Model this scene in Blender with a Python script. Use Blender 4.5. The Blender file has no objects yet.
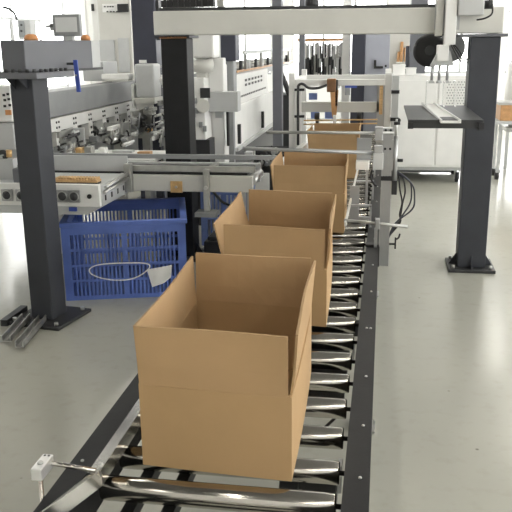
import bpy, bmesh, math, random
from mathutils import Vector, Matrix
PI = math.pi
SC = bpy.context.scene
COL = SC.collection

# ------------------------------------------------------------------ camera
F = 765.0
CAM_H = 1.65
XC = (0.9867844, -0.0316533, 0.1589170)
YC = (0.1616099, 0.2635485, -0.9510123)
ZC = (-0.0117796, 0.9641267, 0.2651811)
cd = bpy.data.cameras.new('camera')
cd.sensor_width = 36.0
cd.lens = F / 512 * 36.0
cd.clip_end = 100
cam = bpy.data.objects.new('camera', cd)
COL.objects.link(cam)
M = Matrix((XC, YC, ZC)).to_4x4()
M.translation = (0, 0, CAM_H)
cam.matrix_world = M
SC.camera = cam


def at(u, v, y):
    """point of the vertical plane y = const seen at photo position u, v"""
    c = Vector(((u - 256) / F, -(v - 256) / F, -1.0))
    r = Vector((c.dot(Vector(XC)), c.dot(Vector(YC)), c.dot(Vector(ZC))))
    t = y / r.y
    return Vector((r.x * t, y, CAM_H + r.z * t))


# ------------------------------------------------------------------ materials
def mat(name, col, rough=0.5, metal=0.0, var=0.06, scale=6.0, bump=0.0, bscale=40.0, rvar=0.0,
        emit=None, trans=0.0, alpha=1.0, spec=0.5, stretch=None):
    m = bpy.data.materials.new(name)
    m.use_nodes = True
    nt = m.node_tree
    b = nt.nodes['Principled BSDF']
    b.inputs['Roughness'].default_value = rough
    b.inputs['Metallic'].default_value = metal
    b.inputs['Specular IOR Level'].default_value = spec
    b.inputs['Transmission Weight'].default_value = trans
    b.inputs['Alpha'].default_value = alpha
    tc = nt.nodes.new('ShaderNodeTexCoord')
    mp = nt.nodes.new('ShaderNodeMapping')
    nt.links.new(tc.outputs['Object'], mp.inputs['Vector'])
    if stretch:
        mp.inputs['Scale'].default_value = stretch
    nz = nt.nodes.new('ShaderNodeTexNoise')
    nz.inputs['Scale'].default_value = scale
    nz.inputs['Detail'].default_value = 5
    nt.links.new(mp.outputs['Vector'], nz.inputs['Vector'])
    rp = nt.nodes.new('ShaderNodeValToRGB')
    rp.color_ramp.elements[0].position = 0.3
    rp.color_ramp.elements[1].position = 0.7
    rp.color_ramp.elements[0].color = (*[c * (1 - var) for c in col], 1)
    rp.color_ramp.elements[1].color = (*[min(1, c * (1 + var)) for c in col], 1)
    nt.links.new(nz.outputs['Fac'], rp.inputs['Fac'])
    nt.links.new(rp.outputs['Color'], b.inputs['Base Color'])
    if rvar:
        mr = nt.nodes.new('ShaderNodeMapRange')
        mr.inputs['To Min'].default_value = max(0.02, rough - rvar)
        mr.inputs['To Max'].default_value = rough + rvar
        nt.links.new(nz.outputs['Fac'], mr.inputs['Value'])
        nt.links.new(mr.outputs['Result'], b.inputs['Roughness'])
    if bump:
        n2 = nt.nodes.new('ShaderNodeTexNoise')
        n2.inputs['Scale'].default_value = bscale
        n2.inputs['Detail'].default_value = 3
        nt.links.new(mp.outputs['Vector'], n2.inputs['Vector'])
        bp = nt.nodes.new('ShaderNodeBump')
        bp.inputs['Strength'].default_value = bump
        bp.inputs['Distance'].default_value = 0.01
        nt.links.new(n2.outputs['Fac'], bp.inputs['Height'])
        nt.links.new(bp.outputs['Normal'], b.inputs['Normal'])
    if emit:
        b.inputs['Emission Color'].default_value = (*emit[0], 1)
        b.inputs['Emission Strength'].default_value = emit[1]
    return m


def floor_material():
    m = mat('grey_epoxy', (0.42, 0.415, 0.36), 0.2, var=0.05, scale=0.9, rvar=0.07, spec=0.5, bump=0.02, bscale=2.5)
    nt = m.node_tree
    b = nt.nodes['Principled BSDF']
    src = b.inputs['Base Color'].links[0].from_socket
    tc = [n for n in nt.nodes if n.type == 'TEX_COORD'][0]
    vo = nt.nodes.new('ShaderNodeTexVoronoi')
    vo.inputs['Scale'].default_value = 3.1
    nt.links.new(tc.outputs['Object'], vo.inputs['Vector'])
    cr = nt.nodes.new('ShaderNodeValToRGB')
    cr.color_ramp.elements[0].position = 0.012
    cr.color_ramp.elements[0].color = (0.45, 0.44, 0.42, 1)
    cr.color_ramp.elements[1].position = 0.03
    cr.color_ramp.elements[1].color = (1, 1, 1, 1)
    nt.links.new(vo.outputs['Distance'], cr.inputs['Fac'])
    n3 = nt.nodes.new('ShaderNodeTexNoise')
    n3.inputs['Scale'].default_value = 14
    n3.inputs['Detail'].default_value = 6
    nt.links.new(tc.outputs['Object'], n3.inputs['Vector'])
    cr2 = nt.nodes.new('ShaderNodeValToRGB')
    cr2.color_ramp.elements[0].position = 0.28
    cr2.color_ramp.elements[0].color = (0.94, 0.935, 0.92, 1)
    cr2.color_ramp.elements[1].position = 0.46
    cr2.color_ramp.elements[1].color = (1, 1, 1, 1)
    nt.links.new(n3.outputs['Fac'], cr2.inputs['Fac'])
    for c in (cr, cr2):
        mx = nt.nodes.new('ShaderNodeMixRGB')
        mx.blend_type = 'MULTIPLY'
        mx.inputs['Fac'].default_value = 1
        nt.links.new(src, mx.inputs['Color1'])
        nt.links.new(c.outputs['Color'], mx.inputs['Color2'])
        src = mx.outputs['Color']
    nt.links.new(src, b.inputs['Base Color'])
    return m


MT = dict(
    floor=floor_material(),
    wall=mat('white_wall_paint', (0.86, 0.86, 0.84), 0.7, var=0.02),
    ceiling=mat('ceiling_paint', (0.16, 0.16, 0.155), 0.8, var=0.02),
    card=mat('kraft_cardboard', (0.40, 0.262, 0.132), 0.75, var=0.07, scale=3.2, bump=0.12, bscale=25, spec=0.25),
    card_in=mat('kraft_cardboard_flap', (0.40, 0.263, 0.138), 0.78, var=0.06, scale=5, bump=0.1, bscale=20, spec=0.2),
    dark=mat('charcoal_paint', (0.040, 0.043, 0.052), 0.45, var=0.12, scale=5, bump=0.04, bscale=120, spec=0.35),
    dark2=mat('black_grey_paint', (0.028, 0.029, 0.031), 0.5, var=0.15, scale=5),
    slate=mat('slate_grey_paint', (0.125, 0.13, 0.145), 0.5, var=0.06, scale=4),
    navy=mat('dark_navy_paint', (0.033, 0.036, 0.055), 0.45, var=0.1),
    black=mat('black_rubber', (0.012, 0.012, 0.013), 0.55, var=0.2),
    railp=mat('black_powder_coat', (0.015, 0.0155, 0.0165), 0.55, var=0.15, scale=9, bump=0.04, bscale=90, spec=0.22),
    chrome=mat('polished_steel', (0.44, 0.42, 0.385), 0.16, 1.0, var=0.08, scale=9, rvar=0.06, stretch=(1, 8, 8)),
    steel=mat('brushed_steel', (0.55, 0.55, 0.54), 0.3, 1.0, var=0.08, scale=10, rvar=0.06),
    alu=mat('anodised_aluminium', (0.40, 0.405, 0.41), 0.38, 0.75, var=0.04, scale=8),
    bright_alu=mat('bright_aluminium', (0.78, 0.78, 0.77), 0.32, 0.6, var=0.05, scale=20),
    window_l=mat('daylit_pane_dim', (0.9, 0.92, 0.95), 0.1, emit=((1.0, 1.0, 0.98), 3.6)),
    bright_steel=mat('bright_polished_steel', (0.66, 0.65, 0.62), 0.17, 1.0, var=0.06, scale=9, rvar=0.05),
    galv=mat('galvanised_steel', (0.42, 0.42, 0.40), 0.42, 0.8, var=0.15, scale=12),
    cream=mat('cream_grey_paint', (0.60, 0.595, 0.555), 0.5, var=0.03),
    white=mat('white_paint', (0.80, 0.80, 0.78), 0.45, var=0.03),
    lgrey=mat('light_grey_paint', (0.50, 0.51, 0.51), 0.5, var=0.05),
    mgrey=mat('mid_grey_paint', (0.27, 0.28, 0.285), 0.5, var=0.06),
    bgrey=mat('blue_grey_paint', (0.34, 0.355, 0.41), 0.5, var=0.04),
    blue=mat('blue_plastic', (0.10, 0.165, 0.48), 0.42, var=0.12, scale=7),
    blue2=mat('pale_blue_plastic', (0.17, 0.24, 0.52), 0.4, var=0.2, scale=9),
    bluestrip=mat('bright_blue_plastic', (0.05, 0.09, 0.38), 0.45),
    orange=mat('orange_plastic', (0.60, 0.27, 0.10), 0.5, var=0.15, scale=30),
    wood=mat('pale_wood', (0.56, 0.36, 0.17), 0.6, var=0.2, scale=14, stretch=(1, 10, 10)),
    brass=mat('tan_brass', (0.56, 0.36, 0.16), 0.4, 0.3, var=0.2, scale=20),
    brown=mat('brown_tape', (0.20, 0.095, 0.038), 0.35, var=0.3, scale=20),
    tan=mat('tan_tape', (0.48, 0.26, 0.11), 0.4, var=0.2, scale=16),
    screen=mat('grey_lcd', (0.66, 0.67, 0.67), 0.15, var=0.03),
    paper=mat('white_paper', (0.82, 0.82, 0.80), 0.7, var=0.03),
    acrylic=mat('clear_acrylic', (0.9, 0.92, 0.92), 0.05, alpha=0.22, spec=0.6),
    lamp=mat('lamp_tube_glow', (1, 1, 1), 0.5, emit=((1.0, 0.96, 0.87), 34.0)),
    window=mat('daylit_pane', (0.9, 0.92, 0.95), 0.1, emit=((1.0, 1.0, 0.98), 5.5)),
    tank=mat('white_tank_plastic', (0.72, 0.71, 0.67), 0.4),
)


# ------------------------------------------------------------------ mesh helpers
class MB:
    def __init__(s):
        s.bm = bmesh.new()

    def box(s, x0, x1, y0, y1, z0, z1):
        if x0 > x1: x0, x1 = x1, x0
        if y0 > y1: y0, y1 = y1, y0
        if z0 > z1: z0, z1 = z1, z0
        v = [s.bm.verts.new(p) for p in ((x0, y0, z0), (x1, y0, z0), (x1, y1, z0), (x0, y1, z0),
                                         (x0, y0, z1), (x1, y0, z1), (x1, y1, z1), (x0, y1, z1))]
        for f in ((0, 3, 2, 1), (4, 5, 6, 7), (0, 1, 5, 4), (1, 2, 6, 5), (2, 3, 7, 6), (3, 0, 4, 7)):
            s.bm.faces.new([v[i] for i in f])
        return s

    def hexa(s, lo, hi):
        """solid from two matching loops of points"""
        n = len(lo)
        a = [s.bm.verts.new(p) for p in lo]
        b = [s.bm.verts.new(p) for p in hi]
        s.bm.faces.new(a[::-1])
        s.bm.faces.new(b)
        for i in range(n):
            j = (i + 1) % n
            s.bm.faces.new((a[i], a[j], b[j], b[i]))
        return s

    def cyl(s, p, q, r, n=16, r2=None):
        p, q = Vector(p), Vector(q)
        r2 = r if r2 is None else r2
        d = (q - p).normalized()
        u = d.cross(Vector((0, 0, 1)))
        if u.length < 1e-3: u = d.cross(Vector((1, 0, 0)))
        u.normalize()
        w = d.cross(u)
        a, b = [], []
        for i in range(n):
            t = 2 * PI * i / n
            o = u * math.cos(t) + w * math.sin(t)
            a.append(s.bm.verts.new(p + o * r))
            b.append(s.bm.verts.new(q + o * r2))
        s.bm.faces.new(a)
        s.bm.faces.new(b[::-1])
        for i in range(n):
            j = (i + 1) % n
            f = s.bm.faces.new((a[j], a[i], b[i], b[j]))
            f.smooth = True
        return s

    def tube(s, pts, r, n=8, sub=5, closed=False):
        P = [Vector(p) for p in pts]
        C = []
        N = len(P)
        rng = range(N if closed else N - 1)
        for i in rng:
            if closed:
                p0, p1, p2, p3 = P[(i - 1) % N], P[i], P[(i + 1) % N], P[(i + 2) % N]
            else:
                p0, p1, p2, p3 = P[max(i - 1, 0)], P[i], P[i + 1], P[min(i + 2, N - 1)]
            for k in range(sub):
                t = k / sub
                C.append(0.5 * ((2 * p1) + (p2 - p0) * t + (2 * p0 - 5 * p1 + 4 * p2 - p3) * t * t
                                + (3 * p1 - p0 - 3 * p2 + p3) * t ** 3))
        if not closed: C.append(P[-1])
        rings = []
        up = Vector((0.13, 0.21, 0.97)).normalized()
        L = len(C)
        for i, c in enumerate(C):
            if closed:
                d = (C[(i + 1) % L] - C[(i - 1) % L])
            else:
                d = C[min(i + 1, L - 1)] - C[max(i - 1, 0)]
            d = d.normalized() if d.length > 1e-9 else Vector((0, 0, 1))
            u = up - d * up.dot(d)
            if u.length < 1e-3: u = d.orthogonal()
            u.normalize()
            up = u
            w = d.cross(u)
            rings.append([s.bm.verts.new(c + (u * math.cos(2 * PI * k / n) + w * math.sin(2 * PI * k / n)) * r) for k in range(n)])
        for i in range(L if closed else L - 1):
            A, B = rings[i], rings[(i + 1) % L]
            for k in range(n):
                j = (k + 1) % n
                f = s.bm.faces.new((A[k], A[j], B[j], B[k]))
                f.smooth = True
        if not closed:
            s.bm.faces.new(rings[0][::-1])
            s.bm.faces.new(rings[-1])
        return s

    def lathe(s, prof, c, axis='Z', n=24):
        """profile of (radius, height) about an axis through c"""
        rings = []
        c = Vector(c)
        for r, h in prof:
            ring = []
            for k in range(n):
                t = 2 * PI * k / n
                a, b = r * math.cos(t), r * math.sin(t)
                o = {'Z': (a, b, h), 'Y': (a, h, -b), 'X': (h, a, b)}[axis]
                ring.append(s.bm.verts.new(c + Vector(o)))
            rings.append(ring)
        for A, B in zip(rings, rings[1:]):
            for k in range(n):
                j = (k + 1) % n
                f = s.bm.faces.new((A[k], A[j], B[j], B[k]))
                f.smooth = True
        s.bm.faces.new(rings[0][::-1])
        s.bm.faces.new(rings[-1])
        return s

    def sheet(s, grid, th, nrm):
        """solid sheet from a grid of points, thickness th along nrm"""
        nrm = Vector(nrm) * th
        R, Cn = len(grid), len(grid[0])
        A = [[s.bm.verts.new(Vector(p)) for p in row] for row in grid]
        B = [[s.bm.verts.new(Vector(p) + nrm) for p in row] for row in grid]
        for i in range(R - 1):
            for j in range(Cn - 1):
                s.bm.faces.new((A[i][j], A[i][j + 1], A[i + 1][j + 1], A[i + 1][j]))
                s.bm.faces.new((B[i][j], B[i + 1][j], B[i + 1][j + 1], B[i][j + 1]))
        for i in range(R - 1):
            s.bm.faces.new((A[i][0], A[i + 1][0], B[i + 1][0], B[i][0]))
            s.bm.faces.new((A[i][-1], B[i][-1], B[i + 1][-1], A[i + 1][-1]))
        for j in range(Cn - 1):
            s.bm.faces.new((A[0][j], B[0][j], B[0][j + 1], A[0][j + 1]))
            s.bm.faces.new((A[-1][j], A[-1][j + 1], B[-1][j + 1], B[-1][j]))
        return s


def worldpos(o):
    v = Vector((0, 0, 0))
    while o:
        v += o.location
        o = o.parent
    return v


def obj(name, mb, m, parent=None, bev=0.0, local=False, label=None, kind=None):
    bm = mb.bm
    bmesh.ops.recalc_face_normals(bm, faces=bm.faces)
    if bev:
        es = [e for e in bm.edges if len(e.link_faces) == 2 and e.calc_face_angle(0) > 0.6]
        bmesh.ops.bevel(bm, geom=es, offset=bev, segments=2, profile=0.5, affect='EDGES')
    if parent is not None and not local:
        d = worldpos(parent)
        for v in bm.verts: v.co -= d
    me = bpy.data.meshes.new(name)
    bm.to_mesh(me)
    bm.free()
    me.materials.append(MT[m] if isinstance(m, str) else m)
    o = bpy.data.objects.new(name, me)
    COL.objects.link(o)
    if parent is not None: o.parent = parent
    if label: o['label'] = label
    if kind: o['kind'] = kind
    return o


def tag(o, label, cat, group=None, kind='thing'):
    o['label'] = label
    o['category'] = cat
    o['kind'] = kind
    if group: o['group'] = group
    return o


def thing(name, label, cat, loc=(0, 0, 0), group=None, rotz=0):
    o = bpy.data.objects.new(name, None)
    o.empty_display_size = 0.1
    COL.objects.link(o)
    o.location = loc
    o.rotation_euler = (0, 0, rotz)
    return tag(o, label, cat, group)


def struct(name, mb, m, label=None, bev=0):
    o = obj(name, mb, m, bev=bev)
    o['kind'] = 'structure'
    if label:
        o['label'] = label
        o['category'] = name.split('_')[0]
    return o


def copy_tree(root, loc, label, group=None):
    r = root.copy()
    COL.objects.link(r)
    r.location = loc
    r['label'] = label
    if group: r['group'] = group
    for ch in list(root.children):
        c = ch.copy()
        COL.objects.link(c)
        c.parent = r
        for g in list(ch.children):
            d = g.copy()
            COL.objects.link(d)
            d.parent = c
    return r


def pbox(mb, u0, v0, u1, v1, y, dep):
    """box whose front face spans two photo positions on the plane y, dep metres deep"""
    a, b = at(u0, v0, y), at(u1, v1, y)
    return mb.box(a.x, b.x, y, y + dep, b.z, a.z)


# ------------------------------------------------------------------ room
struct('floor', MB().box(-7, 4.6, -4, 18, -0.1, 0), 'floor', 'pale grey glossy epoxy factory floor with scuffs')
struct('ceiling', MB().box(-7, 4.6, -4, 18, 4.6, 4.7), 'ceiling')
struct('wall_front', MB().box(-7, 4.6, -4.1, -4, 0, 4.6), 'wall')


def wall_with_windows(name, along, fixed, lo, hi, wins, thick=0.15):
    mb = MB()
    def seg(a, b, z0, z1):
        if b - a < 1e-3: return
        if along == 'x': mb.box(a, b, fixed, fixed + thick, z0, z1)
        else: mb.box(fixed, fixed + thick, a, b, z0, z1)
    z0, z1 = wins[0][2], wins[0][3]
    seg(lo, hi, 0, z0)
    seg(lo, hi, z1, 4.6)
    c = lo
    for a, b, _, _ in wins:
        seg(c, a, z0, z1)
        c = b
    seg(c, hi, z0, z1)
    struct(name, mb, 'wall')


bw = [(-6.6, -4.9, 1.0, 3.6), (-4.4, -2.6, 1.0, 3.6), (-2.1, 0.0, 1.0, 3.6), (0.5, 2.2, 1.0, 3.6), (2.6, 4.3, 1.0, 3.6)]
rw = [(-2.5, 0.5, 0.9, 3.6), (1.5, 4.5, 0.9, 3.6), (5.5, 8.5, 0.9, 3.6), (9.5, 12.5, 0.9, 3.6), (13.3, 16.8, 0.9, 3.6)]
wall_with_windows('wall_back', 'x', 18, -7, 4.6, bw)
wall_with_windows('wall_right', 'y', 4.6, -4, 18, rw)
lw = [(5.5, 8.5, 0.8, 3.6), (9.3, 12.3, 0.8, 3.6), (13.1, 16.8, 0.8, 3.6)]
wall_with_windows('wall_left', 'y', -7.15, -4, 18, lw)
wn = 0
for along, fixed, wins in (('x', 18.0, bw), ('y', 4.6, rw), ('y', -7.15, lw)):
    for a, b, z0, z1 in wins:
        wn += 1
        fr = MB()
        t = 0.05
        n = 3
        for k in range(n + 1):
            c = a + (b - a) * k / n
            c0, c1 = max(a, c - t / 2), min(b, c + t / 2)
            if along == 'x': fr.box(c0, c1, fixed + 0.02, fixed + 0.09, z0, z1)
            else: fr.box(fixed + 0.02, fixed + 0.09, c0, c1, z0, z1)
        for zz in (z0, (z0 + z1) / 2 - t / 2, z1 - t):
            if along == 'x': fr.box(a, b, fixed + 0.03, fixed + 0.08, zz, zz + t)
            else: fr.box(fixed + 0.03, fixed + 0.08, a, b, zz, zz + t)
        w = struct('window_%d' % wn, fr, 'lgrey')
        pn = MB()
        if along == 'x': pn.box(a, b, fixed + 0.05, fixed + 0.06, z0, z1)
        else: pn.box(fixed + 0.05, fixed + 0.06, a, b, z0, z1)
        obj('pane', pn, 'window_l' if fixed < 0 else 'window', w)

# ceiling lamps (above the frame): rows of tube fittings along the line
lamp_rows = [(-0.62, [-2.9, -1.0, 5.2, 7.2, 9.2, 12.0, 15.0]), (-3.9, [-2.4, 5.6, 8.6, 11.5, 15.0]), (2.4, [-2.4, -0.4, 1.6, 4.0, 7.6, 11.5, 15.0])]  # tubes behind the camera are added to brighten the carton fronts
first = None
k = 0
for x, ys in lamp_rows:
    for y in ys:
        k += 1
        lab = 'white twin tube ceiling lamp hung above the factory floor'
        if first is None:
            t = thing('ceiling_lamp', lab, 'ceiling lamp', (x, y, 4.2), 'tube lamps hung over the hall')
            obj('housing', MB().box(-0.11, 0.11, -0.75, 0.75, 0, 0.06), 'white', t, local=True)
            for dx in (-0.05, 0.05):
                obj('lamp_tube', MB().cyl((dx, -0.72, -0.025), (dx, 0.72, -0.025), 0.022, 10), 'lamp', t, local=True)
            for dy in (-0.5, 0.5):
                obj('hanger', MB().cyl((0, dy, 0.06), (0, dy, 0.4), 0.008, 6), 'steel', t, local=True)
            first = t
        else:
            copy_tree(first, (x, y, 4.2), lab)

# ------------------------------------------------------------------ roller conveyor
ZC_TOP = 0.65
conv = thing('roller_conveyor', 'powered roller conveyor with polished rollers between black side rails, carrying the cartons', 'conveyor', (-0.37, 1.2, 0))
Y0, Y1 = 1.15, 9.4


def channel(x0, x1, inner):
    mb = MB()
    mb.box(x0, x1, Y0, Y1, 0.652, 0.662)
    if inner > 0: mb.box(x0, x0 + 0.008, Y0, Y1, 0.53, 0.652)
    else: mb.box(x1 - 0.008, x1, Y0, Y1, 0.53, 0.652)
    mb.box(x0, x1, Y0, Y1, 0.53, 0.538)
    mb.box(*((x1 - 0.008, x1) if inner > 0 else (x0, x0 + 0.008)), Y0, Y1, 0.53, 0.652)
    return mb


rr = obj('side_rail', channel(-0.066, -0.005, -1), 'railp', conv)
lr = obj('side_rail', channel(-0.737, -0.678, 1), 'railp', conv)
RP = 0.1757
ry = [1.56] + [1.529 + RP * i for i in range(1, 44)]
ry = [y for y in ry if y < Y1 - 0.05]
for i, y in enumerate(ry):
    mb = MB().lathe([(0.006, -0.272), (0.027, -0.272), (0.03, -0.268), (0.03, 0.288), (0.027, 0.292), (0.006, 0.292)],
                    (-0.372, y, 0.62), 'X', 20)
    mb.cyl((-0.678, y, 0.62), (-0.066, y, 0.62), 0.0065, 8)
    obj('roller', mb, 'chrome', conv)
# bolts on the top of the visible side rail
by = [1.30, 1.62, 1.88, 2.20, 2.62, 3.05, 3.45, 3.95, 4.45, 4.95, 5.5, 6.0]
for y in by:
    for dx in ((-0.028,) if y != 2.62 else (-0.036, -0.022)):
        obj('bolt', MB().lathe([(0.0045, 0), (0.0045, 0.002), (0.003, 0.004)], (dx, y, 0.662), 'Z', 8), 'steel', rr)
for y in (1.6, 2.3, 3.0, 3.8, 4.8):
    obj('bolt', MB().lathe([(0.0045, 0), (0.0045, 0.002), (0.003, 0.004)], (-0.71, y, 0.662), 'Z', 8), 'steel', lr)
for y in (1.22, 1.44, 3.1, 5.0, 7.0, 9.0):
    obj('cross_member', MB().box(-0.68, -0.062, y, y + 0.05, 0.44, 0.5), 'railp', conv, bev=0.004)
for x in (-0.60, -0.50):
    obj('stringer', MB().box(x - 0.016, x + 0.016, Y0, 3.2, 0.50, 0.535), 'railp', conv)
for y in (1.25, 3.1, 5.0, 7.0, 9.0):
    for x in (-0.72, -0.075):
        L = obj('leg', MB().box(x, x + 0.05, y, y + 0.05, 0.012, 0.53), 'railp', conv)
        obj('foot_plate', MB().box(x - 0.03, x + 0.08, y - 0.03, y + 0.08, 0, 0.012), 'steel', L)
# drive motor and bracket glimpsed between the rollers
obj('drive_motor', MB().box(-0.19, -0.09, 1.76, 1.82, 0.47, 0.57).cyl((-0.24, 1.79, 0.52), (-0.19, 1.79, 0.52), 0.04, 16), 'black', conv, bev=0.003)
obj('bracket', MB().box(-0.088, -0.078, 1.77, 1.81, 0.52, 0.6), 'alu', conv)
obj('bracket', MB().box(-0.088, -0.078, 2.62, 2.66, 0.52, 0.6), 'alu', conv)

obj('shade_sheet', MB().box(-0.62, -0.10, 2.22, 9.0, 0.505, 0.53), 'railp', conv)  # dark sheet added to stand for the shade between the far rollers
cb = MB().tube([(-0.2, 1.62, 0.50), (-0.215, 1.66, 0.54), (-0.19, 1.70, 0.56), (-0.16, 1.70, 0.54), (-0.15, 1.66, 0.44), (-0.155, 1.6, 0.36), (-0.2, 1.55, 0.2), (-0.25, 1.7, 0.02)], 0.006, 8)
tag(obj('cable', cb, 'black'), 'black cable looping beneath the rollers beside the front carton', 'cable')
cb = MB().tube([(-0.35, 2.08, 0.50), (-0.28, 2.07, 0.485), (-0.2, 2.08, 0.49), (-0.14, 2.12, 0.53), (-0.10, 2.16, 0.56)], 0.005, 8)
tag(obj('cable', cb, 'black'), 'thin black cable arching between rollers alongside the front carton', 'cable')

# chrome guide rail with clamp at the near end
gr = thing('guide_rail', 'polished steel guide strip on the inner edge of the conveyor with flared end', 'guide rail', (-0.66, 1.5, 0.64))
gp = MB()
gp.hexa([(-0.656, 1.500, 0.660), (-0.625, 1.51, 0.656), (-0.625, 4.3, 0.656), (-0.656, 4.3, 0.660)],
        [(-0.656, 1.500, 0.694), (-0.625, 1.51, 0.70), (-0.625, 4.3, 0.70), (-0.656, 4.3, 0.694)])
obj('guide_strip', gp, 'bright_steel', gr)
gp = MB()
gp.hexa([(-0.708, 1.302, 0.656), (-0.70, 1.295, 0.656), (-0.625, 1.51, 0.656), (-0.637, 1.512, 0.656)],
        [(-0.708, 1.302, 0.694), (-0.70, 1.295, 0.70), (-0.625, 1.51, 0.70), (-0.637, 1.512, 0.70)])
obj('flared_end', gp, 'bright_steel', gr)
for y in (1.75, 2.6, 3.5):
    obj('bracket', MB().box(-0.676, -0.65, y, y + 0.02, 0.60, 0.672), 'railp', gr)
obj('guide_rod', MB().cyl((-0.752, 1.487, 0.722), (-0.632, 1.493, 0.706), 0.0055, 12), 'chrome', gr)
cl = MB().box(-0.762, -0.736, 1.432, 1.502, 0.705, 0.735)
c0 = obj('clamp_block', cl, 'bright_alu', gr, bev=0.003)
for p in ((-0.754, 1.493), (-0.744, 1.493)):
    obj('clamp_screw', MB().lathe([(0.003, 0), (0.003, 0.001)], (p[0], p[1], 0.7351), 'Z', 8), 'black', c0)
obj('clamp_screw', MB().lathe([(0.007, 0), (0.007, 0.004), (0.005, 0.006)], (-0.749, 1.458, 0.7351), 'Z', 10), 'steel', c0)
obj('post_rod', MB().cyl((-0.749, 1.45, 0.0), (-0.749, 1.45, 0.705), 0.0055, 12), 'chrome', gr)
obj('bolt', MB().lathe([(0.006, 0), (0.006, 0.003)], (-0.634, 1.53, 0.7001), 'Z', 10), 'steel', gr)


# ------------------------------------------------------------------ cartons
def carton(label, x0, x1, y0, y1, fl=0.02, fr=0.02, slit=True, seed=0, ftop=0.15, skew=0.0, tilt=0.0):
    """open carton: body with four standing top flaps. local frame at the bottom centre"""
    rnd = random.Random(seed)
    zt, zb = 1.017, ZC_TOP + 0.001
    zf = zt - ftop
    t = 0.006
    cx, cy = (x0 + x1) / 2, (y0 + y1) / 2
    root = thing('cardboard_box', label, 'cardboard box', (cx, cy, zb), 'open cartons on the roller conveyor')
    H = zf - zb
    X, Y = (x1 - x0) / 2, (y1 - y0) / 2
    mb = MB()
    # corners carry a soft bulge in the middle of each wall
    def wall(a, b, nrm, bul):
        g = []
        R, N = 7, 9
        for i in range(R):
            row = []
            for j in range(N):
                s, h = j / (N - 1), i / (R - 1)
                p = Vector(a) * (1 - s) + Vector(b) * s
                k = 4 * s * (1 - s) * math.sin(PI * (0.15 + 0.7 * h)) * bul
                p = p + Vector(nrm) * k
                row.append((p.x, p.y, H * h))
            g.append(row)
        mb.sheet(g, -t, nrm)
    wall((-X, -Y, 0), (X, -Y, 0), (0, -1, 0), 0.004)
    wall((X, -Y, 0), (X, Y, 0), (1, 0, 0), 0.009)
    wall((X, Y, 0), (-X, Y, 0), (0, 1, 0), 0.004)
    wall((-X, Y, 0), (-X, -Y, 0), (-1, 0, 0), 0.009)
    mb.box(-X + t, X - t, -Y + t, Y - t, 0, 0.006)
    body = obj('box_body', mb, 'card', root, local=True)
    # standing flaps
    def flap(name, a, b, nrm, lean, gap0, gap1, dz=0.0):
        fm = MB()
        g = []
        N = 9
        a, b, nrm_ = Vector(a), Vector(b), Vector(nrm)
        L = (b - a).length
        d = (b - a) / L
        for h in (0, 0.03, 0.35, 0.7, 1.0):
            row = []
            for j in range(N):
                s = j / (N - 1)
                g0, g1 = gap0 * min(1, h / 0.03), gap1 * min(1, h / 0.03)
                p = a + d * (g0 + (L - g0 - g1) * s)
                k = lean * h + 0.004 * math.sin(s * 5 + seed + h)
                p = p + nrm_ * (k * min(1, h * 6))
                row.append((p.x, p.y, H + (zt - zf + dz) * h))
            g.append(row)
        fm.sheet(g, -t, nrm)
        return obj(name, fm, 'card_in', root, local=True)
    flap('top_flap', (-X, -Y, 0), (X, -Y, 0), (0, -1, 0), 0.0, 0.002, 0.009)
    flap('top_flap', (X, -Y, 0), (X, Y, 0), (1, 0, 0), fr, 0.010, 0.004, 0.003)
    flap('top_flap', (X, Y, 0), (-X, Y, 0), (0, 1, 0), 0.01, 0.004, 0.004, 0.006)
    flap('top_flap', (-X, Y, 0), (-X, -Y, 0), (-1, 0, 0), fl, 0.004, 0.004, -0.002)
    for ch in root.children:
        for v in ch.data.vertices:
            v.co.x += skew * (v.co.y + Y) / (2 * Y)
            v.co.y -= tilt * v.co.x / (2 * X)
    return root


b1 = carton('front-most open cardboard box on the rollers, largest in view', -0.562, -0.188, 1.612, 2.245, 0.004, 0.010, seed=1, skew=-0.013, tilt=0.024)
b2 = carton('second open cardboard box along the conveyor, directly behind the front-most one', -0.572, -0.184, 2.668, 3.33, 0.035, 0.012, seed=2, skew=-0.024, tilt=0.05)
b3 = carton('third open cardboard box along the conveyor, beneath the crossing guide rods', -0.588, -0.195, 4.12, 4.70, 0.02, 0.01, seed=4, skew=-0.018, tilt=0.02)
b4 = carton('furthest cardboard box on the conveyor, under the tape head of the white sealing frame', -0.57, -0.19, 5.93, 6.40, 0.01, 0.01, seed=7)


# ------------------------------------------------------------------ overhead gantry
gan = thing('overhead_gantry', 'overhead gantry of a cream square beam on two charcoal columns', 'gantry', (0.68, 5.83, 0))


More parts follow.
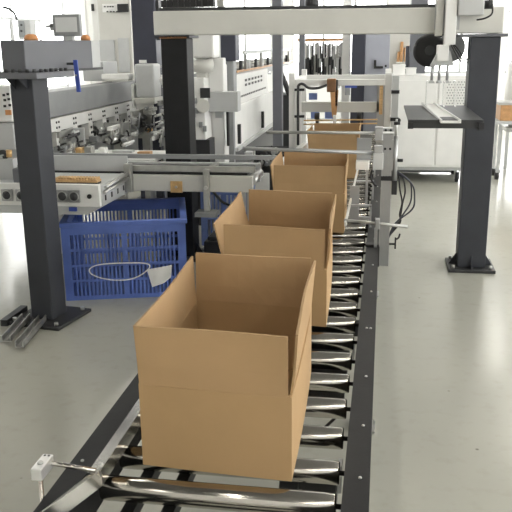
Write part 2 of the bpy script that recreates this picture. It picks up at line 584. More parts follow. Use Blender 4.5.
def column(x0, x1, y, z1, w=0.2, m_='dark'):
    c = obj('column', MB().box(x0, x1, y - w / 2, y + w / 2, 0.025, z1), m_, gan, bev=0.006)
    cx = (x0 + x1) / 2
    bp = obj('base_plate', MB().box(cx - 0.17, cx + 0.17, y - 0.17, y + 0.17, 0, 0.025), 'dark2', c, bev=0.004)
    for sx in (-1, 1):
        for sy in (-1, 1):
            obj('anchor_bolt', MB().cyl((cx + sx * 0.135, y + sy * 0.135, 0.025), (cx + sx * 0.135, y + sy * 0.135, 0.05), 0.014, 6), 'galv', c)
    for d in (-1, 1):
        g = MB()
        xa = cx + d * 0.1
        g.hexa([(xa, y - 0.005, 0.025), (xa + d * 0.06, y - 0.005, 0.025), (xa, y - 0.005, 0.12)],
               [(xa, y + 0.005, 0.025), (xa + d * 0.06, y + 0.005, 0.025), (xa, y + 0.005, 0.12)])
        obj('gusset', g, 'dark', c)
        g = MB()
        ya = y + d * w / 2
        g.hexa([(cx - 0.005, ya, 0.025), (cx - 0.005, ya + d * 0.06, 0.025), (cx - 0.005, ya, 0.12)],
               [(cx + 0.005, ya, 0.025), (cx + 0.005, ya + d * 0.06, 0.025), (cx + 0.005, ya, 0.12)])
        obj('gusset', g, 'dark', c)
    return c


column(0.582, 0.785, 5.80, 1.69)
column(-1.665, -1.465, 5.85, 1.71, m_='railp')  # same paint as its twin; the blacker colour carries the backlit shade
obj('cap_plate', MB().box(0.50, 0.83, 5.68, 5.98, 1.69, 1.71), 'slate', gan, bev=0.003)
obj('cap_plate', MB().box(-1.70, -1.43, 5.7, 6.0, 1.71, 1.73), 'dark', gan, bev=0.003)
bm_ = MB().hexa([(-1.71, 5.735, 1.733), (0.80, 5.735, 1.712), (0.80, 5.925, 1.712), (-1.71, 5.925, 1.733)],
                [(-1.71, 5.735, 1.905), (0.80, 5.735, 1.89), (0.80, 5.925, 1.89), (-1.71, 5.925, 1.905)])
obj('cross_beam', bm_, 'cream', gan, bev=0.008)
lm = MB().hexa([(-1.68, 5.80, 1.905), (0.36, 5.80, 1.892), (0.36, 5.86, 1.892), (-1.68, 5.86, 1.905)],
               [(-1.68, 5.80, 1.93), (0.36, 5.80, 1.918), (0.36, 5.86, 1.918), (-1.68, 5.86, 1.93)])
obj('linear_rail', lm, 'dark2', gan)
obj('orange_marking', MB().box(-1.66, -1.45, 5.70, 5.734, 1.71, 1.722), 'orange', gan, label='worn orange paint strip')
# black cable carrier on the beam end
cc = thing('cable_carrier', 'black ribbed cable carrier lying on the cream beam end', 'cable carrier', (-1.5, 5.84, 1.93))
mb = MB()
for i in range(9):
    x = -1.66 + i * 0.045
    mb.box(x, x + 0.038, 5.79, 5.87, 1.932, 1.985)
obj('chain_links', mb, 'black', cc)
obj('upper_run', MB().box(-1.66, -1.25, 5.79, 5.87, 1.99, 2.05), 'dark2', cc)
obj('end_bracket', MB().box(-1.24, -1.19, 5.8, 5.86, 1.93, 2.06), 'galv', cc)

# vertical pick axis
ax = thing('lifting_axis', 'white vertical lifting axis with gripper hung on the cream gantry beam', 'robot axis', (0.4, 5.66, 1.9))
obj('mounting_plate', MB().box(0.33, 0.50, 5.715, 5.733, 1.74, 2.2), 'alu', ax)
obj('rail', MB().box(0.335, 0.385, 5.66, 5.715, 1.70, 2.25), 'cream', ax, bev=0.004)
obj('actuator', MB().box(0.395, 0.47, 5.60, 5.715, 1.635, 2.25), 'white', ax, bev=0.005)
sm = obj('servo_housing', MB().box(0.475, 0.645, 5.58, 5.72, 1.83, 2.02), 'lgrey', ax, bev=0.008)
obj('plug', MB().cyl((0.645, 5.62, 1.90), (0.70, 5.62, 1.90), 0.03, 12), 'black', sm)
obj('rear_cable', MB().tube([(0.70, 5.62, 1.90), (0.70, 5.60, 1.84), (0.655, 5.59, 1.81), (0.60, 5.59, 1.80)], 0.006, 8), 'black', ax)
for i, (dx, dz) in enumerate(((0, 0), (0.012, 0.01), (0.022, 0.02))):
    obj('hose', MB().tube([(0.44 + dx, 5.59, 1.64), (0.475 + dx, 5.585, 1.58 + dz), (0.50 + dx, 5.58, 1.54 + dz), (0.545 + dx, 5.58, 1.51 + dz)], 0.0045, 6), 'black', ax)
obj('gripper_body', MB().box(0.35, 0.43, 5.60, 5.70, 1.53, 1.64), 'white', ax, bev=0.006)
obj('gripper_bracket', MB().hexa([(0.31, 5.62, 1.50), (0.47, 5.62, 1.50), (0.47, 5.68, 1.50), (0.31, 5.68, 1.50)],
                                 [(0.36, 5.62, 1.60), (0.44, 5.62, 1.60), (0.44, 5.68, 1.60), (0.36, 5.68, 1.60)]), 'lgrey', ax)
for x in (0.325, 0.375, 0.43):
    f_ = obj('suction_stem', MB().cyl((x, 5.65, 1.40), (x, 5.65, 1.51), 0.010, 10), 'alu', ax)
    obj('suction_cup', MB().lathe([(0.022, 0), (0.018, 0.012), (0.01, 0.02)], (x, 5.65, 1.38), 'Z', 14), 'lgrey', f_)
# black round drum behind the axis
dr = thing('cable_drum', 'black round drum mounted behind the white lifting axis', 'drum', (0.33, 6.0, 1.6))
obj('drum', MB().lathe([(0.02, -0.03), (0.10, -0.03), (0.12, -0.015), (0.12, 0.055), (0.10, 0.07), (0.02, 0.07)], (0.32, 6.0, 1.6), 'Y', 32), 'black', dr)
obj('hub', MB().lathe([(0.035, -0.05), (0.035, -0.028), (0.02, -0.028)], (0.32, 6.0, 1.6), 'Y', 16), 'dark2', dr)
obj('grey_flange', MB().lathe([(0.02, -0.02), (0.10, -0.02), (0.105, 0.02), (0.02, 0.03)], (0.475, 6.02, 1.62), 'Y', 32), 'mgrey', dr)
obj('hanger', MB().box(0.29, 0.5, 6.05, 6.07, 1.60, 1.74), 'dark', dr)
# tray
tr = thing('metal_tray', 'dark steel shelf fixed to the charcoal column beside the white cabinet', 'shelf', (0.37, 5.2, 1.215))
obj('tray_plate', MB().box(0.143, 0.58, 4.68, 5.80, 1.203, 1.215), 'dark2', tr, bev=0.003)
obj('front_lip', MB().box(0.143, 0.58, 4.68, 4.69, 1.165, 1.203), 'dark2', tr)
obj('end_bracket', MB().box(0.143, 0.175, 4.66, 4.68, 1.163, 1.20), 'black', tr)
obj('end_bracket', MB().box(0.548, 0.58, 4.66, 4.68, 1.163, 1.20), 'black', tr)
obj('support_arm', MB().box(0.555, 0.581, 4.7, 5.82, 1.15, 1.203), 'dark2', tr)
sl = thing('slide_plate', 'white folded slide sheet lying across the dark steel shelf', 'sheet', (0.33, 5.1, 1.215))
s_ = MB().hexa([(0.33, 4.62, 1.201), (0.445, 4.62, 1.201), (0.355, 5.72, 1.226), (0.265, 5.72, 1.226)],
               [(0.33, 4.62, 1.210), (0.445, 4.62, 1.210), (0.355, 5.72, 1.232), (0.265, 5.72, 1.232)])
obj('sheet', s_, 'paper', sl)
for x, xe in ((0.33, 0.265), (0.437, 0.349)):
    obj('rib', MB().hexa([(x, 4.62, 1.210), (x + 0.008, 4.62, 1.210), (xe + 0.006, 5.72, 1.231), (xe, 5.72, 1.231)],
                         [(x, 4.62, 1.222), (x + 0.008, 4.62, 1.222), (xe + 0.006, 5.72, 1.244), (xe, 5.72, 1.244)]), 'white', sl)
gd = thing('acrylic_chute', 'clear acrylic drop chute standing on the dark shelf below the gripper', 'chute', (0.36, 5.5, 1.2))
for x in (0.285, 0.40, 0.475):
    obj('clear_panel', MB().box(x, x + 0.006, 5.42, 5.6, 1.234, 1.40), 'acrylic', gd)
for x in (0.283, 0.398, 0.473):
    obj('edge_strip', MB().box(x, x + 0.008, 5.41, 5.42, 1.234, 1.41), 'white', gd)


# ------------------------------------------------------------------ near-side post with guide rods, valve and air hoses
gs = thing('guide_stand', 'slotted aluminium post clamped to the conveyor rail, holding crossing guide rods', 'guide stand', (0.02, 3.8, 0.55))
p = MB()
p.box(0.0, 0.045, 3.80, 3.845, 0.56, 1.25)
for x in (-0.002, 0.012, 0.026, 0.040):
    p.box(x, x + 0.007, 3.793, 3.80, 0.56, 1.25)
obj('post', p, 'alu', gs)
obj('end_cap', MB().box(-0.002, 0.047, 3.792, 3.846, 1.25, 1.256), 'lgrey', gs)
obj('rod', MB().cyl((-0.57, 3.77, 1.236), (0.05, 3.77, 1.236), 0.0075, 12), 'galv', gs)
obj('rod', MB().cyl((-0.69, 3.77, 1.155), (-0.02, 3.77, 1.139), 0.0095, 12), 'alu', gs)
obj('rod', MB().cyl((-0.18, 3.77, 0.80), (0.135, 3.77, 0.775), 0.0085, 12), 'galv', gs)
for z in (1.235, 1.145):
    c_ = obj('clamp_plate', MB().box(-0.04, 0.0, 3.75, 3.80, z - 0.035, z + 0.03), 'alu', gs, bev=0.003)
    for x in (0.012, 0.036):
        obj('clamp_screw', MB().cyl((x, 3.785, z + 0.012), (x, 3.793, z + 0.012), 0.006, 8), 'black', c_)
obj('clamp_plate', MB().box(-0.045, 0.005, 3.748, 3.80, 1.06, 1.14), 'lgrey', gs, bev=0.003)
obj('clamp_plate', MB().box(-0.025, -0.003, 3.755, 3.80, 0.76, 0.81), 'alu', gs, bev=0.003)
obj('flat_bar', MB().box(-0.028, -0.012, 3.77, 3.79, 0.663, 0.76), 'alu', gs)
obj('black_collar', MB().box(-0.004, 0.049, 3.788, 3.848, 1.0, 1.022), 'black', gs)
obj('rail_clamp', MB().box(-0.07, -0.004, 3.78, 3.83, 0.663, 0.675), 'black', gs)
obj('rail_clamp', MB().box(-0.005, 0.0, 3.78, 3.83, 0.56, 0.663), 'black', gs)
va = thing('air_cylinder', 'slim pneumatic cylinder with flow valve fixed beside the slotted post', 'air cylinder', (0.065, 3.8, 1.1))
obj('barrel', MB().cyl((0.062, 3.8, 1.0), (0.062, 3.8, 1.22), 0.012, 12), 'alu', va)
obj('piston_rod', MB().cyl((0.062, 3.8, 1.22), (0.062, 3.8, 1.30), 0.005, 8), 'steel', va)
obj('valve', MB().box(0.05, 0.076, 3.79, 3.82, 0.93, 1.0), 'black', va, bev=0.002)
obj('valve_knob', MB().cyl((0.074, 3.8, 1.1), (0.10, 3.8, 1.1), 0.008, 8), 'black', va)
obj('mount_bracket', MB().box(0.047, 0.052, 3.79, 3.83, 1.05, 1.2), 'alu', va)
obj('fitting', MB().cyl((0.05, 3.795, 1.28), (0.08, 3.795, 1.28), 0.008, 8), 'black', va)
hoses = [(0.085, 0.165, 0.93), (0.075, 0.15, 0.95), (0.068, 0.118, 0.96), (0.06, 0.105, 0.90)]
for i, (xs, xm, zm) in enumerate(hoses):
    lab = ['outermost dark grey air hose of the bundle arching beside the slotted post', 'second dark grey air hose from the outside in the bundle beside the slotted post',
           'black air hose running down close inside the looping bundle', 'innermost black air hose hanging from the pneumatic cylinder'][i]
    yy = 3.82 + 0.006 * i
    h = MB().tube([(xs - 0.01, yy, 1.04), (xs + 0.02, yy + 0.01, 1.02), (xm - 0.012, yy + 0.02, zm + 0.04), (xm, yy + 0.02, zm - 0.02), (xm - 0.01, yy + 0.01, zm - 0.08),
                   (0.075 + 0.008 * i, yy, 0.78), (0.045, yy + 0.02, 0.70), (0.02, yy + 0.035, 0.64)], 0.0042, 8)
    tag(obj('air_hose', h, 'dark' if i < 2 else 'black'), lab, 'hose', 'air hoses beside the slotted post')
sp = MB().box(0.075, 0.083, 3.84, 3.85, 0.64, 0.70).tube([(0.083, 3.845, 0.69), (0.095, 3.845, 0.70), (0.10, 3.845, 0.72)], 0.005, 6).box(0.046, 0.08, 3.84, 3.85, 0.66, 0.67)
tag(obj('sensor_bracket', sp, 'black', bev=0.001), 'small black sensor bracket near the foot of the slotted post', 'sensor')

sg = thing('side_guide', 'thin steel side guide rail along the far run of rollers beside the third carton', 'guide rail', (-0.17, 5, 0.66))
obj('guide_strip', MB().hexa([(-0.176, 3.72, 0.78), (-0.166, 3.72, 0.78), (-0.166, 6.2, 0.78), (-0.176, 6.2, 0.78)],
                             [(-0.176, 3.72, 0.80), (-0.166, 3.72, 0.80), (-0.166, 6.2, 0.80), (-0.176, 6.2, 0.80)]), 'cream', sg)
for y in (4.2, 5.0, 5.9):
    obj('bracket', MB().box(-0.166, -0.05, y, y + 0.03, 0.782, 0.79).box(-0.06, -0.05, y, y + 0.03, 0.663, 0.79), 'alu', sg)
pl = thing('guide_plate', 'grey angled side plate beside the third carton above the rollers', 'plate', (-0.12, 4.6, 0.9))
a, b = at(357, 138, 4.75), at(371, 160, 4.75)
obj('plate', MB().box(a.x, b.x, 4.75, 4.765, b.z, a.z), 'mgrey', pl)
obj('foot_block', MB().box(a.x - 0.002, b.x - 0.01, 4.70, 4.80, b.z - 0.055, b.z - 0.001), 'white', pl, bev=0.004)
obj('stem', MB().box(b.x - 0.03, b.x - 0.015, 4.76, 4.78, 0.663, b.z - 0.055), 'alu', pl)
pl = thing('guide_plate', 'small grey upright plate among the rollers left of the rail clamp', 'plate', (-0.12, 4.0, 0.7))
a, b = at(350, 186, 4.35), at(359, 204, 4.35)
obj('plate', MB().box(a.x, b.x, 4.35, 4.36, 0.663, a.z), 'mgrey', pl)
obj('bracket', MB().box(b.x, -0.06, 4.35, 4.37, 0.675, 0.69), 'alu', pl)
tk = MB().tube([at(372, 170, 4.1), at(371, 178, 4.1), at(374, 184, 4.1), at(377, 186, 4.1)], 0.006, 8)
tag(obj('cable', tk, 'black'), 'short black sensor lead curling onto the rail beside the slotted post', 'cable')

# ------------------------------------------------------------------ white sealing frame over the far run
sf = thing('sealing_frame', 'white carton sealing frame standing astride the conveyor behind the third carton', 'sealing machine', (-0.36, 6.5, 0))
for x0, x1 in ((-0.79, -0.742), (0.002, 0.058)):
    for y in (6.5, 7.5):
        obj('post', MB().box(x0, x1, y, y + 0.055, 0, 1.425), 'white', sf, bev=0.004)
obj('crossbar', MB().box(-0.742, 0.002, 6.505, 6.55, 1.322, 1.372), 'white', sf, bev=0.004)
obj('crossbar', MB().box(-0.742, 0.002, 7.505, 7.55, 1.322, 1.372), 'white', sf, bev=0.004)
obj('crossbar', MB().box(-0.69, -0.02, 6.56, 6.60, 1.10, 1.185), 'cream', sf, bev=0.004)
obj('inner_panel', MB().box(-0.742, -0.69, 6.502, 6.56, 0.67, 1.322), 'white', sf)
obj('inner_panel', MB().box(-0.06, 0.0, 6.56, 6.6, 0.82, 1.322), 'lgrey', sf)
for x0, x1 in ((-0.79, -0.742), (0.002, 0.058)):
    obj('side_bar', MB().box(x0, x1, 6.555, 7.5, 1.322, 1.372), 'white', sf)
for z in (1.29, 1.07):
    obj('slot_bracket', MB().box(-0.742, -0.66, 6.49, 6.53, z - 0.01, z + 0.01), 'black', sf)
obj('warning_strip', MB().box(-0.04, -0.012, 6.48, 6.495, 1.09, 1.322), 'wood', sf, label='orange ruled strip')
obj('grey_upright', MB().box(0.06, 0.115, 6.45, 6.5, 0.66, 1.40), 'lgrey', sf, bev=0.003)
for z in (1.275, 1.055):
    obj('black_clamp', MB().box(0.055, 0.12, 6.44, 6.51, z - 0.015, z + 0.012), 'black', sf)
for x in (-0.55, -0.20):
    w_ = obj('press_wheel', MB().cyl((x - 0.02, 6.48, 1.075), (x + 0.02, 6.48, 1.075), 0.028, 16), 'black', sf)
    obj('wheel_arm', MB().box(x - 0.012, x + 0.012, 6.47, 6.555, 0.985, 1.05), 'dark2', w_)
for z, yv in ((1.04, 6.46), (1.01, 6.44)):
    obj('cross_rod', MB().cyl((-0.66, yv, z), (-0.05, yv, z + 0.01), 0.006, 8), 'brass', sf)
obj('lower_slope', MB().hexa([(-0.74, 5.4, 0.80), (-0.69, 5.4, 0.80), (-0.62, 6.5, 0.80), (-0.67, 6.5, 0.80)],
                             [(-0.74, 5.4, 0.85), (-0.69, 5.4, 0.85), (-0.62, 6.5, 0.85), (-0.67, 6.5, 0.85)]), 'white', sf)
for i, (u, v) in enumerate(((309, 93), (311, 112), (325, 112))):
    a = at(u, v, 6.555)
    obj('blue_sensor', MB().box(a.x, a.x + 0.07, 6.54, 6.557, a.z - 0.055, a.z), 'blue2', sf)
th = thing('tape_head', 'brown tape dispensing head hung from the white sealing frame crossbar', 'tape dispenser', (-0.44, 6.45, 1.2))
a, b = at(327, 79, 6.44), at(336, 92, 6.44)
obj('tape_roll', MB().box(a.x, b.x, 6.42, 6.50, b.z, a.z + 0.005), 'brown', th, bev=0.008)
a, b = at(330, 90, 6.43), at(338, 117, 6.43)
obj('tape_web', MB().hexa([(a.x + 0.02, 6.43, b.z), (b.x - 0.015, 6.43, b.z), (b.x - 0.015, 6.45, b.z), (a.x + 0.02, 6.45, b.z)],
                          [(a.x, 6.43, a.z), (b.x, 6.43, a.z), (b.x, 6.45, a.z), (a.x, 6.45, a.z)]), 'tan', th)
a, b = at(333, 115, 6.42), at(336, 128, 6.42)
obj('applicator_tip', MB().box(a.x, b.x, 6.42, 6.44, b.z, a.z), 'white', th)
obj('dark_guide', MB().box(at(337, 0, 6.44).x, at(339, 0, 6.44).x, 6.43, 6.5, at(337, 106, 6.44).z, at(337, 80, 6.44).z), 'dark2', th)
hs = MB().tube([at(298, 145, 6.43), at(298, 115, 6.43), at(298, 90, 6.43), at(299, 85, 6.43), at(303, 84, 6.43), at(309, 88, 6.43), at(318, 88, 6.43), at(327, 85, 6.43)], 0.011, 10)
tag(obj('air_hose', hs, 'dark2'), 'dark hose climbing the white sealing frame and bending across to the tape head', 'hose')

# ------------------------------------------------------------------ white enclosure on casters
en = thing('machine_enclosure', 'white sheet metal enclosure on casters behind the dark steel shelf', 'cabinet', (0.55, 9.7, 0))
obj('body', MB().box(0.07, 0.98, 9.52, 10.3, 0.19, 1.28), 'white', en, bev=0.008)
obj('door', MB().box(0.13, 0.615, 9.505, 9.52, 0.22, 1.23), 'white', en, bev=0.003)
pd = obj('door', MB().box(0.64, 0.965, 9.505, 9.52, 0.22, 1.25), 'white', en, bev=0.003)
mb = MB()
for i in range(9):
    for j in range(7):
        cx, cz = 0.735 + j * 0.032 + (i % 2) * 0.016, 0.96 + i * 0.031
        mb.cyl((cx, 9.498, cz), (cx, 9.505, cz), 0.008, 6)
obj('vent_holes', mb, 'mgrey', pd)
obj('door_knob', MB().cyl((0.18, 9.48, 0.76), (0.18, 9.505, 0.76), 0.026, 16), 'black', en)
obj('shade_skirt', MB().box(0.08, 0.97, 10.24, 10.26, 0.015, 0.15), 'mgrey', en)  # added panel, blocks window glare so the gap underneath looks shaded
obj('plinth', MB().box(0.07, 0.98, 9.55, 10.25, 0.15, 0.19), 'lgrey', en)
for x in (0.14, 0.91):
    for y in (9.62, 10.2):
        c_ = obj('caster', MB().cyl((x - 0.02, y, 0.06), (x + 0.02, y, 0.06), 0.06, 16), 'black', en)
        obj('caster_fork', MB().box(x - 0.03, x - 0.022, y - 0.03, y + 0.03, 0.04, 0.15).box(x + 0.022, x + 0.03, y - 0.03, y + 0.03, 0.04, 0.15), 'galv', c_)
for u0, v0, u1, v1, lab in ((393, 66, 405, 76, 'larger white carton sitting on the corner of the white enclosure'), (406, 69, 416, 76, 'smaller white carton sitting on the white enclosure beside a bigger one')):
    a, b = at(u0, v0, 9.7), at(u1, v1, 9.7)
    q = thing('white_carton', lab, 'box', ((a.x + b.x) / 2, 9.8, 1.281))
    obj('body', MB().box(a.x, b.x, 9.7, 9.9, 1.282, a.z), 'paper', q, bev=0.003)
    obj('lid', MB().box(a.x - 0.004, b.x + 0.004, 9.695, 9.905, a.z, a.z + 0.012), 'white', q)

# ------------------------------------------------------------------ side pedestal with cantilever beam
pd = thing('machine_pedestal', 'slate grey pedestal with bolted flange and cantilever arm in front of the folding machine', 'pedestal', (-2.05, 4.3, 0), rotz=math.radians(-10))
obj('column', MB().box(-0.0775, 0.0775, -0.0775, 0.0775, 0.02, 1.485), 'dark', pd, bev=0.006, local=True)
obj('base_plate', MB().box(-0.19, 0.19, -0.19, 0.19, 0, 0.02), 'dark2', pd, bev=0.004, local=True)
for sx in (-1, 1):
    for sy in (-1, 1):
        obj('anchor_bolt', MB().cyl((sx * 0.15, sy * 0.15, 0.02), (sx * 0.15, sy * 0.15, 0.04), 0.013, 6), 'galv', pd, local=True)
fl = obj('flange', MB().box(-0.2, 0.19, -0.19, 0.19, 1.485, 1.52), 'slate', pd, bev=0.004, local=True)
for i in range(8):
    x = -0.17 + i * 0.047
    obj('flange_bolt', MB().cyl((x, -0.165, 1.52), (x, -0.165, 1.538), 0.011, 6), 'dark2', fl, local=True)
for i in range(6):
    y = -0.11 + i * 0.05
    obj('flange_bolt', MB().cyl((0.165, y, 1.52), (0.165, y, 1.538), 0.011, 6), 'dark2', fl, local=True)
for x in (-0.04, 0.04):
    g = MB().hexa([(x - 0.005, -0.0775, 1.42), (x - 0.005, -0.15, 1.485), (x - 0.005, -0.0775, 1.485)], [(x + 0.005, -0.0775, 1.42), (x + 0.005, -0.15, 1.485), (x + 0.005, -0.0775, 1.485)])
    obj('gusset', g, 'dark', pd, local=True)
obj('arm', MB().box(-0.085, 0.075, -0.12, 0.60, 1.52, 1.695), 'slate', pd, bev=0.006, local=True)
ae = obj('arm_end', MB().box(-0.083, 0.073, 0.60, 0.70, 1.522, 1.693), 'lgrey', pd, bev=0.004, local=True)
obj('cable_tray', MB().box(0.076, 0.09, 0.2, 0.70, 1.51, 1.525), 'dark2', pd, local=True)
# touch screen on the arm
ts = thing('touchscreen_panel', 'grey framed operator touchscreen standing on the slate cantilever arm', 'control screen', (-1.97, 4.75, 1.695))
a, b = at(52, 14.5, 4.72), at(80.5, 36, 4.72)
obj('bezel', MB().box(a.x, b.x, 4.72, 4.76, b.z, a.z), 'mgrey', ts, bev=0.004)
obj('screen', MB().box(a.x + 0.018, b.x - 0.018, 4.716, 4.7205, b.z + 0.025, a.z - 0.018), 'screen', ts)
obj('stand', MB().box(-2.0, -1.94, 4.73, 4.77, 1.695, b.z), 'lgrey', ts)
obj('side_bracket', MB().box(a.x - 0.06, a.x, 4.74, 4.75, 1.775, 1.79).box(a.x - 0.03, a.x, 4.74, 4.76, 1.755, 1.80), 'lgrey', ts)
for u, v, y, w, lab in ((31, 38.2, 4.4, 0.04, 'orange cap on the near end of the slate cantilever arm'), (85.5, 38.2, 4.9, 0.03, 'orange cap on the far end of the slate arm beyond the touchscreen')):
    a = at(u, v, y)
    o = MB().lathe([(w, 0), (w * 1.05, 0.012), (w * 0.85, 0.028), (w * 0.4, 0.036)], (a.x, y, 1.695), 'Z', 16)
    tag(obj('orange_cap', o, 'orange'), lab, 'cap', 'orange caps on the slate arm')
a, b = at(73, 60, 4.56), at(79.5, 92, 4.56)
bs = thing('blue_strip', 'bright blue strip hanging beside the slate cantilever arm', 'strip', (a.x, 4.56, 1.56))
obj('strip', MB().hexa([(a.x + 0.008, 4.56, b.z), (b.x + 0.006, 4.56, b.z), (b.x + 0.006, 4.572, b.z), (a.x + 0.008, 4.572, b.z)],
                       [(a.x, 4.56, a.z), (b.x - 0.002, 4.56, a.z), (b.x - 0.002, 4.572, a.z), (a.x, 4.572, a.z)]), 'bluestrip', bs)
obj('hook', MB().box(-1.95, a.x + 0.02, 4.575, 4.585, a.z - 0.03, a.z - 0.015), 'dark2', bs)
obj('eyelet', MB().cyl((b.x - 0.015, 4.555, b.z + 0.1), (b.x - 0.015, 4.56, b.z + 0.1), 0.007, 8), 'alu', bs)


# C channels on the floor by the pedestal
def cchannel(x0, y0, x1, y1, w, h, label, t=0.006):
    d = Vector((x1 - x0, y1 - y0, 0))
    L = d.length
    mb = MB()
    mb.box(-w / 2, w / 2, 0, L, 0, t)
    mb.box(-w / 2, -w / 2 + t, 0, L, t, h)
    mb.box(w / 2 - t, w / 2, 0, L, t, h)
    o = obj('steel_channel', mb, 'galv')
    o.location = (x0, y0, 0.021)
    o.rotation_euler = (0, 0, math.atan2(d.y, d.x) - PI / 2)
    tag(o, label, 'steel channel', 'steel channels on the floor')
    return o


cchannel(-2.105, 3.83, -2.165, 4.215, 0.055, 0.035, 'bare steel channel on the floor at the pedestal foot, outer of the two')
cchannel(-1.99, 3.76, -2.05, 4.20, 0.05, 0.035, 'bare steel channel on the floor at the pedestal foot, inner of the two')
tag(obj('steel_bar', MB().box(-2.29, -2.245, 4.12, 4.4, 0, 0.04), 'dark2'), 'short dark steel bar lying on the floor beside the pedestal plate', 'bar')

# ------------------------------------------------------------------ blue crate
CR = math.radians(15.5)
cw, cdp, ch = 0.82, 0.76, 0.53
cr = thing('plastic_crate', 'large blue slatted plastic crate on the floor behind the front carton', 'crate', (-1.785, 5.11, 0), rotz=CR)


def lattice(L, h, th, nx, rows):
    """wall in local x 0..L, z 0..h with real openings"""
    mb = MB()
    mb.box(0, L, 0, th, 0, 0.03)
    mb.box(0, L, 0, th, h - 0.075, h - 0.02)
    mb.box(0, 0.055, 0, th, 0.03, h - 0.075)
    mb.box(L - 0.055, L, 0, th, 0.03, h - 0.075)
    z0, z1 = 0.03, h - 0.075
    for r in range(1, rows):
        z = z0 + (z1 - z0) * r / rows
        mb.box(0.055, L - 0.055, 0.0, th, z - 0.009, z + 0.009)
    n = nx
    for i in range(1, n):
        x = 0.055 + (L - 0.11) * i / n
        mb.box(x - 0.006, x + 0.006, 0.002, th - 0.002, z0, z1)
    mb.box(L / 2 - 0.016, L / 2 + 0.016, -0.004, th, z0, z1)
    return mb


def place(mb, ang, off):
    R = Matrix.Rotation(ang, 4, 'Z')
    for v in mb.bm.verts:
        v.co = R @ v.co + Vector(off)
    return mb


TH = 0.018
obj('side_panel', place(lattice(cw, ch, TH, 27, 4), 0, (-cw / 2, -cdp / 2, 0)), 'blue', cr, local=True)
obj('side_panel', place(lattice(cw, ch, TH, 27, 4), 0, (-cw / 2, cdp / 2 - TH, 0)), 'blue', cr, local=True)
obj('side_panel', place(lattice(cdp - 2 * TH, ch, TH, 24, 4), PI / 2, (-cw / 2 + TH, -cdp / 2 + TH, 0)), 'blue', cr, local=True)
obj('side_panel', place(lattice(cdp - 2 * TH, ch, TH, 24, 4), PI / 2, (cw / 2, -cdp / 2 + TH, 0)), 'blue', cr, local=True)
rim = MB()
rw_ = 0.035
rim.box(-cw / 2 - 0.012, cw / 2 + 0.012, -cdp / 2 - 0.012, -cdp / 2 + rw_, ch - 0.02, ch + 0.008)
rim.box(-cw / 2 - 0.012, cw / 2 + 0.012, cdp / 2 - rw_, cdp / 2 + 0.012, ch - 0.02, ch + 0.008)
rim.box(-cw / 2 - 0.012, -cw / 2 + rw_, -cdp / 2 + rw_, cdp / 2 - rw_, ch - 0.02, ch + 0.008)
rim.box(cw / 2 - rw_, cw / 2 + 0.012, -cdp / 2 + rw_, cdp / 2 - rw_, ch - 0.02, ch + 0.008)
obj('rim', rim, 'blue', cr, local=True, bev=0.004)
obj('base', MB().box(-cw / 2 + TH, cw / 2 - TH, -cdp / 2 + TH, cdp / 2 - TH, 0.0, 0.02), 'blue', cr, local=True)
Rc = Matrix.Rotation(CR, 4, 'Z')


def crate_pt(x, y, z):
    q = Rc @ Vector((x, y, 0))
    return Vector((-1.785 + q.x, 5.11 + q.y, z))


pts = []
for i in range(14):
    t = 2 * PI * i / 14
    pts.append(crate_pt(-0.04 + 0.20 * math.cos(t) + 0.01 * math.sin(3 * t), -cdp / 2 - 0.012 - 0.006 * math.sin(t), 0.205 + 0.062 * math.sin(t) + 0.012 * math.cos(2 * t)))
tag(obj('strap_loop', MB().tube(pts, 0.0045, 6, 4, closed=True), 'paper'), 'loop of white packing strap caught on the front of the big blue crate', 'strap')
q = [crate_pt(0.14, -cdp / 2 - 0.008, 0.20), crate_pt(0.31, -cdp / 2 - 0.008, 0.225), crate_pt(0.30, -cdp / 2 - 0.012, 0.14), crate_pt(0.25, -cdp / 2 - 0.012, 0.10), crate_pt(0.17, -cdp / 2 - 0.012, 0.075)]
nn = Vector((math.sin(CR), -math.cos(CR), 0)) * 0.003
tag(obj('paper_label', MB().hexa(q, [p + nn for p in q]), 'paper'), 'torn white paper tag stuck on the front of the big blue crate', 'paper')

# second crate beyond
c2 = thing('plastic_crate', 'pale blue plastic crate under the cross conveyor end, beyond the backlit column', 'crate', (-1.1, 6.3, 0))
a, b = at(200, 185, 6.2), at(247, 222, 6.2)
zt_ = 0.52
w2 = b.x - a.x
obj('side_panel', place(lattice(w2, zt_, TH, 9, 2), 0, (a.x, 6.2, 0)), 'blue2', c2)
obj('side_panel', place(lattice(w2, zt_, TH, 9, 2), 0, (a.x, 6.62, 0)), 'blue2', c2)
obj('side_panel', place(lattice(0.40, zt_, TH, 9, 2), PI / 2, (a.x + TH, 6.22, 0)), 'blue2', c2)
obj('side_panel', place(lattice(0.40, zt_, TH, 9, 2), PI / 2, (b.x, 6.22, 0)), 'blue2', c2)
obj('liner', MB().box(a.x + 0.03, b.x - 0.03, 6.24, 6.6, 0.03, 0.44), 'paper', c2)
obj('base', MB().box(a.x, b.x, 6.22, 6.62, 0, 0.028), 'blue2', c2)

